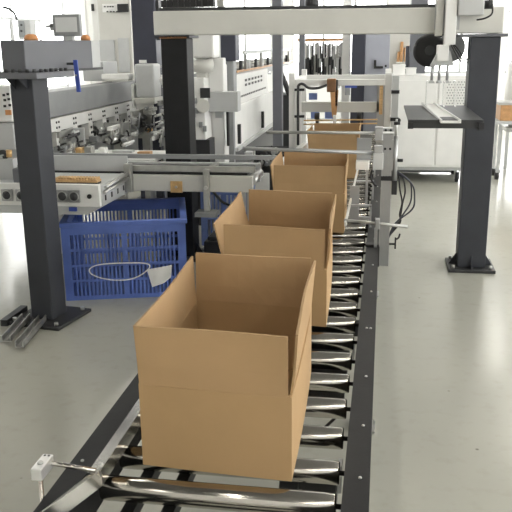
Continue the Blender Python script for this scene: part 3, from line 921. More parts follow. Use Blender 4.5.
# ------------------------------------------------------------------ cross conveyor above the crate
ic = thing('infeed_conveyor', 'cream cross conveyor with square bearing head passing over the blue crate', 'conveyor', (-1.8, 5.2, 0))
obj('side_beam', MB().box(-1.80, -0.885, 5.18, 5.23, 0.66, 0.775), 'cream', ic, bev=0.006)
obj('side_beam', MB().box(-2.75, -0.90, 5.62, 5.67, 0.66, 0.80), 'lgrey', ic, bev=0.006)
obj('belt', MB().box(-2.7, -0.93, 5.24, 5.60, 0.772, 0.79), 'dark2', ic, bev=0.006)
obj('top_rail', MB().box(-1.82, -0.87, 5.20, 5.235, 0.80, 0.838), 'galv', ic)
obj('top_rail', MB().box(-2.6, -0.75, 5.40, 5.44, 0.86, 0.89), 'mgrey', ic)
obj('end_roller', MB().cyl((-0.905, 5.24, 0.73), (-0.905, 5.61, 0.73), 0.035, 16), 'steel', ic)
pb = obj('square_plate', MB().box(-1.47, -1.385, 5.168, 5.18, 0.655, 0.735), 'brass', ic, label='tan square cover plate')
obj('screw', MB().cyl((-1.428, 5.16, 0.695), (-1.428, 5.168, 0.695), 0.010, 8), 'galv', pb)
ca = obj('clamp_arm', MB().box(-1.225, -1.185, 5.13, 5.178, 0.53, 0.80).box(-1.225, -1.185, 5.13, 5.5, 0.80, 0.825), 'galv', ic, bev=0.003)
obj('arm_foot', MB().box(-1.28, -1.13, 5.08, 5.22, 0.50, 0.53), 'mgrey', ca)
obj('arm_bolt', MB().cyl((-1.205, 5.115, 0.70), (-1.205, 5.13, 0.70), 0.014, 8), 'steel', ca)
# head with bearing covers
obj('head_plate', MB().box(-2.70, -1.79, 4.62, 4.66, 0.655, 0.80), 'white', ic, bev=0.004)
obj('head_underside', MB().hexa([(-2.7, 4.63, 0.60), (-1.88, 4.63, 0.60), (-1.79, 5.17, 0.645), (-2.7, 5.17, 0.645)],
                                [(-2.7, 4.63, 0.654), (-1.79, 4.63, 0.654), (-1.79, 5.17, 0.654), (-2.7, 5.17, 0.654)]), 'lgrey', ic)
obj('head_side', MB().box(-1.825, -1.79, 4.665, 5.17, 0.655, 0.79), 'lgrey', ic)
obj('deck', MB().box(-2.69, -1.83, 4.67, 5.17, 0.77, 0.785), 'lgrey', ic)
obj('rear_fence', MB().box(-2.72, -1.80, 5.23, 5.245, 0.79, 0.90), 'lgrey', ic)
for x in (-2.42, -2.32, -2.035, -1.955):
    bc = obj('bearing_cover', MB().box(x - 0.038, x + 0.038, 4.605, 4.62, 0.685, 0.765), 'alu', ic, bev=0.003)
    obj('shaft_end', MB().lathe([(0.010, -0.025), (0.018, -0.022), (0.03, -0.002), (0.03, 0.0)], (x, 4.605, 0.725), 'Y', 16), 'dark2', bc)
    obj('retaining_ring', MB().tube([(x + 0.03 * math.cos(t * PI / 4), 4.602, 0.725 + 0.03 * math.sin(t * PI / 4)) for t in range(8)], 0.004, 6, 3, closed=True), 'steel', bc)
obj('black_plug', MB().cyl((-1.855, 4.61, 0.725), (-1.855, 4.62, 0.725), 0.015, 12), 'black', ic)
obj('blue_tag', MB().box(-2.0, -1.95, 4.612, 4.63, 0.625, 0.65), 'bluestrip', ic)
for dz in (0, 0.03):
    obj('tension_shaft', MB().cyl((-1.775, 4.68 + dz, 0.74 + dz), (-1.765, 5.12, 0.76 + dz), 0.012, 10), 'steel', ic)
obj('shaft_bracket', MB().box(-1.79, -1.74, 5.12, 5.17, 0.66, 0.86), 'galv', ic, bev=0.003)
for i in range(4):
    y = 4.72 + i * 0.12
    obj('slot', MB().box(-1.79, -1.786, y, y + 0.02, 0.68, 0.715), 'black', ic)
for x in (-2.6, -1.0):
    for y in (5.24, 5.58):
        obj('leg', MB().box(x, x + 0.05, y, y + 0.04, 0, 0.66), 'lgrey', ic)
cm = thing('wooden_comb', 'pale wooden comb strip resting on the cross conveyor head', 'strip', (-1.97, 4.75, 0.79))
mb = MB().box(-2.12, -1.83, 4.70, 4.78, 0.80, 0.815)
for i in range(14):
    mb.box(-2.115 + i * 0.0205, -2.105 + i * 0.0205, 4.70, 4.78, 0.815, 0.83)
obj('comb', mb, 'wood', cm)
obj('black_rail', MB().box(-2.12, -1.83, 4.705, 4.775, 0.786, 0.80), 'black', cm)
mt = thing('gear_motor', 'dark grey square motor on the cross conveyor head, beyond the pedestal', 'motor', (-2.37, 4.75, 0.785))
obj('motor_body', MB().box(-2.415, -2.315, 4.70, 4.80, 0.786, 0.885), 'slate', mt, bev=0.008)
obj('motor_cap', MB().cyl((-2.365, 4.75, 0.885), (-2.365, 4.75, 0.905), 0.03, 16), 'dark2', mt)
obj('motor_fitting', MB().box(-2.38, -2.35, 4.735, 4.765, 0.905, 0.93), 'alu', mt)


# ------------------------------------------------------------------ folding machine (long, beyond the cross conveyor)
fm = thing('folding_machine', 'long grey carton folding machine running away behind the pedestal', 'machine', (-3.3, 8, 0))
obj('cover_rail', MB().box(-2.98, -2.80, 5.3, 8.7, 1.075, 1.29), 'mgrey', fm, bev=0.006, label='grey cover rail')
obj('bracket_rail', MB().box(-2.86, -2.79, 5.3, 9.3, 0.955, 1.065), 'white', fm, bev=0.004)
for i in range(9):
    y = 5.9 + i * 0.38
    br = obj('bracket', MB().box(-2.86, -2.785, y, y + 0.11, 0.80, 0.955), 'white', fm, bev=0.004)
    for z in (0.86, 0.91):
        obj('bolt', MB().cyl((-2.785, y + 0.055, z), (-2.777, y + 0.055, z), 0.013, 6), 'dark2', br)
    for dy in (0.03, 0.08):
        for z in (0.985, 1.03):
            obj('bolt', MB().cyl((-2.79, y + dy, z), (-2.783, y + dy, z), 0.011, 6), 'dark2', br)
obj('inner_panel', MB().box(-3.45, -3.40, 5.3, 9.4, 0.7, 1.2), 'dark2', fm)
obj('bed', MB().box(-3.4, -2.72, 5.75, 9.4, 0.70, 0.74), 'lgrey', fm)
obj('base_panel', MB().box(-3.38, -2.78, 6.4, 9.4, 0.40, 0.70), 'lgrey', fm)
for y in (5.9, 7.6, 9.2):
    for x in (-3.36, -2.84):
        obj('leg', MB().box(x, x + 0.06, y, y + 0.06, 0, 0.70), 'lgrey', fm)
for i, x in enumerate((-3.2, -3.05, -2.92, -2.80, -2.70)):
    obj('belt_bar', MB().box(x, x + 0.035, 5.8, 9.35, 0.742, 0.785), ('steel', 'dark2', 'galv', 'steel', 'alu')[i], fm)
rnd = random.Random(5)
for i in range(12):
    y = 5.95 + i * 0.29
    s_ = obj('feed_wheel', MB().cyl((-2.98, y, 0.84), (-2.93, y, 0.84), 0.055, 16), rnd.choice(['dark2', 'steel', 'brass', 'alu']), fm)
    obj('wheel_shaft', MB().cyl((-3.35, y, 0.84), (-2.87, y, 0.84), 0.012, 8), 'steel', s_)
for i in range(8):
    y = 6.1 + i * 0.40
    c_ = obj('clamp_block', MB().box(-2.74, -2.66, y, y + 0.1, 0.786, 0.83 + 0.03 * rnd.random()), rnd.choice(['galv', 'mgrey', 'white', 'alu']), fm, bev=0.004)
    obj('clamp_lever', MB().cyl((-2.70, y + 0.05, 0.83), (-2.66, y + 0.02, 0.93), 0.008, 8), 'dark2', c_)
for i in range(7):
    y = 6.2 + i * 0.42
    obj('diagonal_strut', MB().hexa([(-3.1, y, 0.79), (-3.07, y, 0.79), (-3.07, y + 0.03, 0.79), (-3.1, y + 0.03, 0.79)],
                                    [(-2.9, y + 0.12, 1.05), (-2.87, y + 0.12, 1.05), (-2.87, y + 0.15, 1.05), (-2.9, y + 0.15, 1.05)]), rnd.choice(['white', 'lgrey', 'galv']), fm)
# stacked light guards above the far end of the cover rail
gd = thing('machine_guard', 'stack of pale grey guard panels above the folding machine rail', 'guard', (-2.8, 8.5, 1.2))
pbx = lambda *a_: pbox(MB(), *a_)
obj('panel', pbx(82, 62, 104, 81, 7.9, 0.45), 'lgrey', gd, bev=0.01)
obj('panel', pbx(101, 74, 129, 79.5, 7.75, 0.14), 'white', gd, bev=0.01)
obj('panel', pbx(104, 79.6, 128, 81.5, 7.72, 0.17), 'cream', gd, bev=0.01)
obj('post', MB().box(-2.93, -2.87, 8.0, 8.06, 1.291, 1.31), 'galv', gd)
ho = thing('machine_hood', 'light grey flat hood plate below the navy column', 'hood', (-2.4, 8, 1.2))
obj('hood_plate', pbx(134, 64, 155, 98, 7.7, 0.25), 'lgrey', ho, bev=0.02)
obj('hood_edge', pbx(131, 84, 134, 108, 7.68, 0.25), 'white', ho)
obj('hood_lip', pbx(134, 98, 155, 104, 7.66, 0.3), 'cream', ho, bev=0.008)
obj('hood_post', pbx(143, 104, 150, 150, 7.8, 0.08), 'galv', ho)
# white work table with sheet
wt = thing('work_table', 'white topped work table beyond the cross conveyor', 'table', (-2.2, 6.3, 0))
obj('table_top', MB().box(-2.63, -1.76, 5.76, 6.3, 0.775, 0.80), 'white', wt, bev=0.005)
for x in (-2.62, -1.82):
    for y in (5.8, 6.22):
        obj('leg', MB().box(x, x + 0.04, y, y + 0.04, 0, 0.775), 'lgrey', wt)
for u0, v0, u1, v1, y, m_, nm, lab, cat in (
        (137, 152, 150, 157, 5.95, 'tan', 'brown_pad', 'small brown pad lying on the white work table', 'pad'),
        (75, 148, 82, 162, 5.85, 'brass', 'brass_block', 'tan brass block fitting beside the pedestal on the work table', 'fitting'),
        (84, 147, 92, 163, 5.87, 'galv', 'steel_block', 'grey steel block next to the tan brass fitting on the work table', 'block'),
        (98, 148, 105, 156, 6.0, 'white', 'white_block', 'small white block standing near the end of the work table', 'block'),
        (112, 151, 132, 154, 6.1, 'lgrey', 'steel_ruler', 'flat grey steel bar lying on the white work table', 'bar')):
    a, b = at(u0, v0, y), at(u1, v1, y)
    zb = 0.801
    hh = max(0.012, a.z - max(zb, b.z))
    tag(obj(nm, MB().box(a.x, b.x, y, y + 0.08, zb, max(a.z, zb + 0.02)), m_, bev=0.004), lab, cat)
hz = MB().tube([at(58, 157, 5.8), at(62, 152, 5.8), at(66, 157, 5.8), at(62, 159, 5.8), at(70, 155, 5.8), at(76, 154, 5.8)], 0.010, 8)
tag(obj('cable', hz, 'black'), 'black curled lead lying beside the tan brass fitting', 'cable')

# cluster left of the pedestal
wm = thing('machine_cover', 'white machine cover with small black symbol marks, partly hidden behind the pedestal column', 'machine cover', (-2.55, 5.0, 0.786))
obj('cover', pbx(-30, 86, 13, 122, 4.95, 0.2), 'white', wm, bev=0.01)
for (u, v) in ((2, 94), (6, 93), (3, 99), (7, 98), (3, 105), (8, 104)):
    a = at(u, v, 4.94)
    obj('symbol_mark', MB().box(a.x, a.x + 0.018, 4.944, 4.95, a.z - 0.016, a.z), 'black', wm)
obj('orange_tag', pbx(5, 110, 11, 115, 4.935, 0.012), 'orange', wm)
obj('lower_body', pbx(-30, 123, 16, 150, 4.95, 0.2), 'lgrey', wm, bev=0.01)
obj('stand', MB().box(-2.66, -2.44, 5.0, 5.1, 0.786, 0.99), 'lgrey', wm)
pc = thing('pipe_clamp', 'dark hose coupling with brass collar on a small grey block behind the pedestal', 'coupling', (-2.45, 4.9, 0.786))
a = at(3, 153, 4.88)
obj('coupling', MB().tube([at(-3, 154, 4.88), at(3, 152, 4.88), at(7, 155, 4.88), at(4, 158, 4.88)], 0.016, 8), 'dark2', pc)
obj('collar', MB().cyl(at(9, 150, 4.88), at(9, 157, 4.88), 0.02, 12), 'brass', pc)
obj('support', MB().box(a.x - 0.06, a.x + 0.08, 4.85, 4.92, 0.786, 0.925), 'lgrey', pc)
jb = thing('junction_box', 'grey junction box with black conduit on the white pillar behind the pedestal', 'junction box', (-4.5, 9.7, 1.7))
obj('box', pbx(17, 20, 31, 39, 9.7, 0.18), 'lgrey', jb, bev=0.008)
obj('label_plate', pbx(18, 21, 25, 37, 9.685, 0.016), 'mgrey', jb)
for v in (25, 31):
    p_ = at(21.5, v, 9.685)
    obj('push_button', MB().cyl((p_.x, 9.675, p_.z), (p_.x, 9.685, p_.z), 0.014, 10), 'dark2', jb)
obj('conduit', MB().tube([at(3, 7, 9.75), at(9, 9, 9.75), at(14, 13, 9.75), at(17, 20, 9.75)], 0.014, 8), 'dark2', jb)
obj('riser', pbx(9, 20, 13, 45, 9.8, 0.05), 'lgrey', jb)
obj('stand', MB().box(at(22, 30, 9.7).x, at(27, 30, 9.7).x, 9.88, 9.94, 0, 1.74), 'lgrey', jb)

# tall cream electrical cabinet
ec = thing('electrical_cabinet', 'tall cream electrical cabinet with pale grey lower doors beyond the slate arm', 'cabinet', (-3.5, 9.8, 0))
a, b = at(97, 0, 9.6), at(130, 0, 9.6)
obj('body', MB().box(a.x, b.x, 9.6, 10.2, 0, 2.35), 'cream', ec, bev=0.01)
obj('control_strip', pbx(102, 4, 121, 12, 9.585, 0.014), 'white', ec)
mb = MB()
for u in (104, 107, 109.5, 112, 106.5, 110, 113, 116):
    v = 6 if u in (104, 107, 109.5, 112) else 11
    p_ = at(u, v, 9.575)
    mb.box(p_.x, p_.x + 0.018, 9.572, 9.585, p_.z - 0.015, p_.z)
obj('buttons', mb, 'black', ec)
obj('black_housing', pbx(117, 4, 128, 12, 9.56, 0.03), 'black', ec)
obj('door', pbx(99, 40, 116, 73, 9.585, 0.014), 'lgrey', ec, bev=0.004)
obj('door', pbx(117.5, 38, 130, 72, 9.585, 0.014), 'lgrey', ec, bev=0.004)
wc = thing('white_cabinet', 'tall white cabinet with a dark square port, beside the cream electrical cabinet', 'cabinet', (-4, 10.2, 0))
a, b = at(90.5, 0, 10.0), at(100, 0, 10.0)
obj('body', MB().box(a.x, b.x, 10.0, 10.5, 0, 2.4), 'white', wc, bev=0.01)
obj('port', pbx(91, 4, 94, 11, 9.985, 0.014), 'black', wc)
nc = thing('support_post', 'dark navy upright post beside the cream electrical cabinet', 'post', (-2.5, 8.2, 0))
a, b = at(130.5, 0, 8.0), at(154, 0, 8.0)
obj('post', MB().box(a.x, b.x, 8.0, 8.26, 0.02, 2.3), 'navy', nc, bev=0.006)
obj('base_plate', MB().box(a.x - 0.08, b.x + 0.08, 7.92, 8.34, 0, 0.02), 'navy', nc)
obj('side_bracket', pbx(139, 60, 146, 63, 7.97, 0.028), 'white', nc)
obj('cable_duct', pbx(154.5, 0, 160, 40, 8.05, 0.1), 'dark2', nc)


# ------------------------------------------------------------------ clusters of mechanism
def mechanism(name, label, cat, u0, v0, u1, v1, y, n, seed, mats, legs=True):
    rnd = random.Random(seed)
    a, b = at(u0, v0, y), at(u1, v1, y)
    x0, x1, z0, z1 = a.x, b.x, b.z, a.z
    W, Hh = x1 - x0, z1 - z0
    t = thing(name, label, cat, ((x0 + x1) / 2, y + 0.2, z0))
    obj('back_plate', MB().box(x0 + W * 0.1, x1 - W * 0.1, y + 0.3, y + 0.32, z0, z1), mats[0], t)
    if legs and z0 > 0.1:
        obj('stand', MB().box((x0 + x1) / 2 - 0.04, (x0 + x1) / 2 + 0.04, y + 0.3, y + 0.38, 0, z0), mats[0], t)
    for i in range(n):
        m_ = rnd.choice(mats)
        cx, cz = x0 + W * rnd.random(), z0 + Hh * (0.12 + 0.76 * rnd.random())
        yy = y + 0.25 * rnd.random()
        k = i % 5
        s = min(W, Hh) * (0.10 + 0.14 * rnd.random())
        if k == 0:
            obj('block', MB().box(cx - s * 0.7, cx + s * 0.7, yy, y + 0.31, cz - s * 0.5, cz + s * 0.5), m_, t, bev=0.004)
        elif k == 1:
            c = obj('roller', MB().cyl((cx, yy, cz), (cx, y + 0.31, cz), s * 0.5, 16), m_, t)
            obj('axle', MB().cyl((cx, yy - 0.02, cz), (cx, yy, cz), s * 0.18, 8), 'steel', c)
        elif k == 2:
            obj('rod', MB().cyl((cx, yy, max(z0, cz - s * 1.6)), (cx + 0.2 * s, yy + 0.03, min(z1, cz + s * 1.6)), 0.010, 8), m_, t)
        elif k == 3:
            obj('bracket', MB().box(cx - 0.01, cx + 0.01, yy, y + 0.31, cz - s, cz + s).box(cx - s * 0.8, cx + s * 0.8, yy, yy + 0.012, cz + s * 0.8, cz + s), m_, t)
        else:
            obj('hose', MB().tube([(cx, yy, cz + s), (cx + s * 0.8, yy - 0.02, cz + s * 0.3), (cx + s * 0.5, yy, cz - s * 0.6), (cx, y + 0.3, cz - s)], 0.009, 6), 'black', t)
    return t


mechanism('valve_cluster', 'cluster of white knobs and thin black hoses between hood plate and backlit column', 'valve unit', 154, 60, 166, 116, 7.3, 26, 3, ['lgrey', 'white', 'galv', 'dark2', 'white', 'alu'])
mechanism('hose_stand', 'pale metal stand with thin dark uprights at the end of the work table', 'stand', 150, 112, 166, 150, 6.9, 18, 8, ['lgrey', 'galv', 'dark2', 'white', 'alu'])
mechanism('transfer_unit', 'grey transfer unit of small rollers and levers standing between pedestal and hood plate', 'transfer unit', 88, 126, 124, 149, 6.5, 26, 17, ['galv', 'lgrey', 'dark2', 'lgrey', 'white', 'steel', 'mgrey'])
mechanism('roller_bracket', 'low bracket unit with dark wheels on the work table just beyond the pedestal column', 'bracket unit', 54, 132, 73, 155.5, 5.85, 18, 23, ['lgrey', 'white', 'dark2', 'galv', 'mgrey'], legs=False)
mechanism('feeder_unit', 'grey feeder mechanism of rollers and brackets below the hood plate', 'feeder', 124, 106, 148, 142, 7.2, 24, 12, ['galv', 'mgrey', 'dark2', 'lgrey', 'white', 'steel', 'brass'])

wa = thing('white_module', 'white boxy machine module under the gantry beam, beside the backlit column', 'machine module', (-1.75, 7, 0))
obj('upper_housing', pbx(191, 30, 214, 58, 6.9, 0.26), 'white', wa, bev=0.02)
obj('belly', MB().lathe([(0.02, -0.09), (0.10, -0.06), (0.11, 0.0), (0.10, 0.045)], at(202, 64, 7.04), 'Z', 24), 'cream', wa)
obj('cabinet', pbx(189, 78, 206, 140, 6.92, 0.26), 'white', wa, bev=0.01)
obj('base', MB().box(at(189, 140, 6.92).x, at(209, 140, 6.92).x, 6.94, 7.16, 0, at(189, 140, 6.92).z), 'dark2', wa)
obj('joining_panel', pbx(196, 58, 206, 80, 7.0, 0.15), 'cream', wa)
obj('port', pbx(200, 88, 210, 98, 6.905, 0.014), 'dark2', wa)
obj('round_gauge', MB().cyl(at(203, 106, 6.87), at(203, 106, 6.92), 0.06, 20), 'cream', wa)
for u, v in ((193, 98), (195, 108), (192, 112), (199, 122), (203, 126)):
    p_ = at(u, v, 6.9)
    obj('fitting', MB().box(p_.x, p_.x + 0.03, 6.89, 6.92, p_.z - 0.05, p_.z), 'mgrey', wa)
wp = thing('white_upright', 'white upright machine post with grey slide block behind the cross conveyor', 'post', (-1.8, 7.2, 0))
a, b = at(211, 65, 7.2), at(225, 165, 7.2)
obj('post', MB().box(a.x, b.x, 7.2, 7.4, 0, a.z), 'white', wp, bev=0.006)
obj('slide_block', pbx(208, 92, 238, 112, 7.05, 0.15), 'lgrey', wp, bev=0.008)
obj('head', pbx(208, 58, 224, 92, 7.1, 0.12), 'white', wp, bev=0.01)
obj('black_strip', pbx(226, 108, 229, 146, 7.19, 0.05), 'black', wp)
obj('label_plate', pbx(215, 104, 222, 118, 7.19, 0.01), 'lgrey', wp)
nb = thing('navy_motor', 'dark navy motor housing above the white upright post under the gantry beam', 'motor', (-1.7, 7.6, 1.5))
obj('housing', pbx(220, 34, 236, 61, 7.42, 0.2), 'navy', nb, bev=0.01)
obj('neck', pbx(223, 61, 234, 92, 7.44, 0.16), 'mgrey', nb, bev=0.01)
obj('side_tube', MB().cyl(at(216, 34, 7.45), at(217, 62, 7.45), 0.025, 12), 'galv', nb)
obj('stand', MB().box(at(226, 0, 7.5).x, at(231, 0, 7.5).x, 7.5, 7.58, 0, at(226, 92, 7.44).z), 'mgrey', nb)

# receding stacker machine
sk = thing('stacker_machine', 'white receding machine with slotted side panels behind the third carton', 'machine', (-1.9, 9.5, 0))
xs = -1.5
obj('lower_panel', MB().box(xs - 0.04, xs, 7.75, 11.0, 0.62, 1.05), 'white', sk, bev=0.006)
obj('end_panel', MB().box(xs - 0.5, xs, 7.70, 7.75, 0.50, 1.05), 'white', sk, bev=0.006)
obj('floor_skirt', MB().box(xs - 0.55, xs - 0.06, 7.8, 11.0, 0, 0.60), 'dark2', sk)
obj('kick_rail', MB().box(xs - 0.02, xs + 0.035, 7.75, 11.0, 0.60, 0.635), 'lgrey', sk)
obj('upper_panel', MB().box(xs - 0.06, xs - 0.02, 8.0, 10.2, 1.05, 1.36), 'white', sk, bev=0.006)
mb = MB()
for i in range(16):
    y = 8.15 + i * 0.12
    mb.box(xs - 0.02, xs - 0.017, y, y + 0.07, 1.115, 1.135)
obj('vent_slots', mb, 'black', sk)
mb = MB()
for i in range(6):
    y = 8.5 + i * 0.22
    for z in (1.22, 1.27):
        mb.box(xs - 0.02, xs - 0.017, y, y + 0.12, z, z + 0.025)
obj('marking_plate', mb, 'dark2', sk)
obj('bed', MB().box(xs - 0.5, xs - 0.06, 7.8, 13, 1.30, 1.38), 'lgrey', sk)
obj('edge_strip', MB().box(xs - 0.04, xs - 0.01, 8.0, 13, 1.38, 1.40), 'tan', sk, label='orange edge strip')
obj('far_panel', MB().box(xs - 0.04, xs, 11.05, 14.5, 0.55, 1.35), 'white', sk)
for i in range(9):
    y = 8.4 + i * 0.5
    r_ = obj('top_roller', MB().cyl((xs - 0.48, y, 1.42), (xs - 0.04, y, 1.42), 0.03, 12), 'galv', sk)
    obj('roller_bracket', MB().box(xs - 0.06, xs - 0.03, y - 0.03, y + 0.03, 1.38, 1.50), ('dark2', 'lgrey')[i % 2], r_)
for y in (7.9, 9.5, 10.9):
    obj('black_valve', MB().box(xs + 0.0, xs + 0.03, y, y + 0.05, 0.66, 0.86), 'black', sk)
obj('top_frame', MB().box(xs - 0.03, xs, 8.4, 12.6, 1.56, 1.60), 'lgrey', sk)
for y in (8.5, 9.6, 10.7, 12.4):
    obj('frame_post', MB().box(xs - 0.03, xs, y, y + 0.04, 1.40, 1.56), 'galv', sk)

# thin dark columns and panels farther back
for u0, u1, y, lab in ((272, 281.5, 8.4, 'slim dark grey upright post beside the stacker machine, the wider of two'), (299, 304.5, 9.2, 'slim dark upright post just behind the white sealing frame')):
    a, b = at(u0, 0, y), at(u1, 0, y)
    t = thing('support_post', lab, 'post', ((a.x + b.x) / 2, y, 0))
    obj('post', MB().box(a.x, b.x, y, y + 0.12, 0.015, 2.35), 'slate', t, bev=0.004)
    obj('base_plate', MB().box(a.x - 0.05, b.x + 0.05, y - 0.05, y + 0.17, 0, 0.015), 'dark2', t)
a, b = at(283, 95, 8.9), at(296, 150, 8.9)
t = thing('black_cabinet', 'low black machine cabinet between the two slim dark posts', 'cabinet', (a.x, 9, 0))
obj('body', MB().box(a.x - 0.02, b.x, 8.9, 9.12, 0.0, a.z), 'dark2', t, bev=0.006)
obj('top_shelf', MB().box(a.x - 0.03, b.x + 0.01, 8.88, 9.13, a.z, a.z + 0.02), 'mgrey', t)
for i in range(4):
    obj('cable_bundle', MB().tube([at(280 + i * 2, 66 + i * 5, 8.85), at(284 + i * 2, 84 + i * 3, 8.8), at(288 + i, 96, 8.85)], 0.012, 6), 'black', t)

# rack of hanging clamps far behind
hr = thing('clamp_rack', 'rack of hanging dark and silver clamps beyond the sealing frame', 'rack', (-0.8, 11, 0))
a, b = at(304, 37, 11.0), at(344, 80, 11.0)
obj('top_bar', MB().box(a.x - 0.1, b.x + 0.02, 11.1, 11.15, a.z - 0.06, a.z - 0.02), 'tan', hr, label='orange brown top bar')
obj('back_bar', MB().box(a.x, b.x, 11.25, 11.3, b.z + 0.25, b.z + 0.30), 'lgrey', hr)
for x in (a.x - 0.08, b.x):
    obj('post', MB().box(x, x + 0.04, 11.1, 11.15, 0, a.z), 'mgrey', hr)
rnd = random.Random(21)
for i in range(26):
    x = a.x + (b.x - a.x) * (i + 0.3) / 26
    zt1 = a.z - 0.07 - 0.05 * rnd.random()
    L_ = 0.42 + 0.2 * rnd.random()
    yy = 11.0 + 0.12 * rnd.random()
    h_ = obj('clamp_arm', MB().box(x, x + 0.022, yy, yy + 0.03, zt1 - L_, zt1), rnd.choice(['dark2', 'alu', 'galv', 'white', 'dark2', 'steel']), hr)
    obj('clamp_jaw', MB().box(x - 0.012, x + 0.022, yy - 0.02, yy + 0.02, zt1 - L_ * (0.4 + 0.5 * rnd.random()) - 0.05, zt1 - L_ * 0.35), rnd.choice(['dark2', 'galv', 'black', 'lgrey']), h_)
t = thing('white_upright', 'white square post between the clamp rack and the blue grey cabinet', 'post', (-0.5, 10.8, 0))
a, b = at(343, 0, 10.8), at(351.5, 0, 10.8)
obj('post', MB().box(a.x, b.x, 10.8, 10.92, 0.01, 2.4), 'white', t, bev=0.004)
obj('base_plate', MB().box(a.x - 0.05, b.x + 0.05, 10.75, 10.97, 0, 0.01), 'lgrey', t)
bg = thing('control_cabinet', 'blue grey control cabinet with dark end panel and black handle', 'cabinet', (-0.2, 10.3, 0))
a, m1, b = at(352, 33, 10.2), at(365.5, 33, 10.2), at(388, 100, 10.2)
obj('end_panel', MB().box(a.x, m1.x, 10.2, 10.7, 0, a.z + 0.02), 'navy', bg, bev=0.006)
obj('body', MB().box(m1.x + 0.002, b.x, 10.22, 10.7, 0, a.z + 0.02), 'bgrey', bg, bev=0.006)
p0, p1, p2 = at(374, 60, 10.2), at(374, 67, 10.2), at(383, 67, 10.2)
obj('handle', MB().box(p0.x, p0.x + 0.03, 10.19, 10.22, p1.z, p0.z).box(p0.x, p2.x, 10.19, 10.22, p1.z - 0.02, p1.z + 0.01), 'black', bg)
for u in (386.5,):
    p_ = at(u, 66, 10.2)
    obj('lock', MB().cyl((p_.x - 0.01, 10.2, p_.z), (p_.x - 0.01, 10.22, p_.z), 0.015, 8), 'black', bg)
obj('blue_label', pbx(345, 84, 357, 88, 10.19, 0.01), 'bluestrip', bg)
obj('grey_gauge', pbx(345, 88, 350, 95, 10.17, 0.03), 'mgrey', bg)
bp = thing('beige_screen', 'beige partition panel with leaning brown sticks behind the white enclosure', 'partition', (0.3, 12, 0))
a, b = at(390, 30, 12.0), at(412, 70, 12.0)
obj('panel', MB().box(a.x, b.x, 12.0, 12.06, 0, a.z), 'cream', bp)
for i, (u, v0, u2) in enumerate(((399, 52, 397), (402, 42, 401), (405, 48, 406), (408, 46, 410))):
    obj('stick', MB().cyl(at(u2, 68, 11.9), at(u, v0, 11.97), 0.022, 8), 'tan', bp)
obj('tub', MB().box(at(396, 70, 11.8).x, at(411, 70, 11.8).x, 11.8, 11.99, 0, at(396, 62, 11.8).z), 'cream', bp)
dp = thing('support_post', 'broad dark grey post behind the black drum and white enclosure', 'post', (0.45, 10.8, 0))
a, b = at(409, 30, 10.8), at(425, 75, 10.8)
obj('post', MB().box(a.x + 0.02, b.x, 10.8, 11.0, 0.015, 2.4), 'slate', dp, bev=0.006)
obj('base_plate', MB().box(a.x - 0.06, b.x + 0.06, 10.72, 11.08, 0, 0.015), 'dark2', dp)
obj('side_duct', MB().box(a.x - 0.03, a.x + 0.015, 10.82, 10.95, 0, 1.62), 'dark', dp)
# dark items above the beam line, far back
t = thing('lamp_reflector', 'black hanging machine part above the beam between the slim dark posts', 'machine part', (-1.1, 9.4, 2.1))
obj('housing', MB().lathe([(0.02, 0.1), (0.07, 0.05), (0.085, -0.04), (0.07, -0.07)], at(312, 1, 9.4), 'Z', 20), 'black', t)
obj('stem', MB().cyl(at(312, 0, 9.4) + Vector((0, 0, 0.08)), Vector((at(312, 0, 9.4).x, 9.4, 4.6)), 0.012, 8), 'dark2', t)

# ------------------------------------------------------------------ bright side of the hall
tk = thing('storage_tank', 'white plastic storage tank standing by the bright windows beyond the gantry column', 'tank', (1.85, 11, 0))
obj('tank_body', MB().lathe([(0.25, 0.55), (0.33, 0.62), (0.34, 1.0), (0.33, 1.35), (0.22, 1.52), (0.1, 1.56)], (1.95, 11.0, 0), 'Z', 32), 'tank', tk)
obj('tank_stand', MB().box(1.62, 2.28, 10.67, 11.33, 0.5, 0.55), 'galv', tk)
for x in (1.62, 2.24):
    for y in (10.67, 11.29):
        obj('leg', MB().box(x, x + 0.04, y, y + 0.04, 0, 0.5), 'lgrey', tk)
obj('lid', MB().lathe([(0.12, 1.56), (0.12, 1.60), (0.05, 1.62)], (1.95, 11.0, 0), 'Z', 20), 'white', tk)
bc = thing('tote_bin', 'brown wooden bin on a low steel trolley beneath the white storage tank', 'bin', (1.6, 9.8, 0))
a, b = at(501, 105, 9.8), at(540, 121, 9.8)
obj('bin', MB().box(a.x, b.x, 9.8, 10.2, b.z, a.z), 'tan', bc, bev=0.006)
obj('rim', MB().box(a.x - 0.03, b.x, 9.78, 10.22, a.z, a.z + 0.03), 'galv', bc)
obj('trolley_deck', MB().box(a.x - 0.05, b.x, 9.76, 10.24, b.z - 0.04, b.z), 'lgrey', bc)
for x in (a.x, a.x + 0.35):
    for y in (9.82, 10.14):
        L_ = obj('leg', MB().box(x, x + 0.03, y, y + 0.03, 0.09, b.z - 0.04), 'lgrey', bc)
        obj('wheel', MB().cyl((x - 0.01, y + 0.015, 0.045), (x + 0.035, y + 0.015, 0.045), 0.045, 14), 'black', L_)
wr = thing('wire_rack', 'slim grey pole stand beside the gantry column before the windows', 'stand', (1.3, 10.5, 0))
p_ = at(497, 60, 10.5)
obj('pole', MB().cyl((p_.x, 10.5, 0.0), (p_.x, 10.5, p_.z), 0.02, 10), 'lgrey', wr)
obj('foot', MB().cyl((p_.x, 10.5, 0), (p_.x, 10.5, 0.03), 0.14, 20), 'mgrey', wr)
obj('valve', MB().box(p_.x - 0.03, p_.x + 0.03, 10.46, 10.54, 0.66, 0.74), 'dark2', wr)

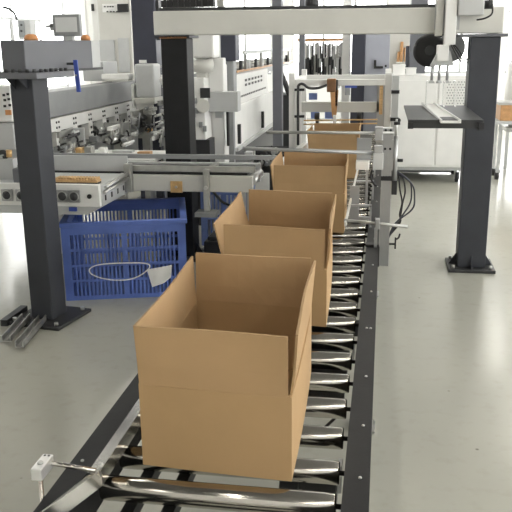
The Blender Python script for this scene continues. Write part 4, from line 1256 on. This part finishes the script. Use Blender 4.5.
# ------------------------------------------------------------------ cables and dark gear on the floor under the machines
ps = thing('drive_unit', 'black low drive unit on the floor at the foot of the backlit gantry column', 'drive unit', (-1.35, 5.65, 0))
obj('body', MB().box(-1.375, -1.15, 5.72, 6.0, 0.0, 0.16), 'black', ps, bev=0.01)
obj('fin_top', MB().box(-1.35, -1.18, 5.75, 5.97, 0.16, 0.19), 'dark2', ps, bev=0.006)
rnd = random.Random(9)
labs = ['black cable sagging from the cross conveyor to the floor beside the crates', 'black cable snaking over the floor behind the second carton',
        'black cable coiled on the floor between crate and conveyor', 'black cable trailing under the stacker machine']
cps = [[(-1.30, 5.69, 0.6), (-1.26, 5.9, 0.45), (-1.15, 5.95, 0.38), (-1.02, 5.9, 0.25), (-0.95, 5.8, 0.02)],
       [(-1.15, 4.95, 0.011), (-1.22, 5.1, 0.011), (-1.2, 5.35, 0.01), (-1.0, 5.2, 0.01), (-0.85, 5.4, 0.01)],
       [(-1.15, 5.5, 0.01), (-1.02, 5.6, 0.012), (-1.08, 5.7, 0.014), (-1.18, 5.6, 0.012), (-1.08, 5.48, 0.02), (-0.92, 5.6, 0.012)],
       [(-1.3, 7.2, 0.01), (-1.1, 7.0, 0.01), (-0.95, 7.3, 0.01), (-1.1, 7.6, 0.01), (-0.9, 7.8, 0.01)]]
for l_, c_ in zip(labs, cps):
    tag(obj('cable', MB().tube(c_, 0.011, 8), 'black'), l_, 'cable', 'black cables on the floor')
mechanism('junction_unit', 'dark cluster of machine fittings on the floor beyond the third carton', 'machine unit', 246, 150, 292, 178, 7.5, 34, 30, ['dark2', 'dark2', 'mgrey', 'galv', 'black', 'lgrey'])

# ------------------------------------------------------------------ light and view
w = bpy.data.worlds.new('daylight')
SC.world = w
w.use_nodes = True
bgn = w.node_tree.nodes['Background']
bgn.inputs['Color'].default_value = (0.9, 0.95, 1.0, 1)
bgn.inputs['Strength'].default_value = 1.0
SC.view_settings.view_transform = 'Standard'
SC.view_settings.look = 'None'
SC.view_settings.gamma = 1
SC.view_settings.use_curve_mapping = False
SC.view_settings.exposure = 0.0
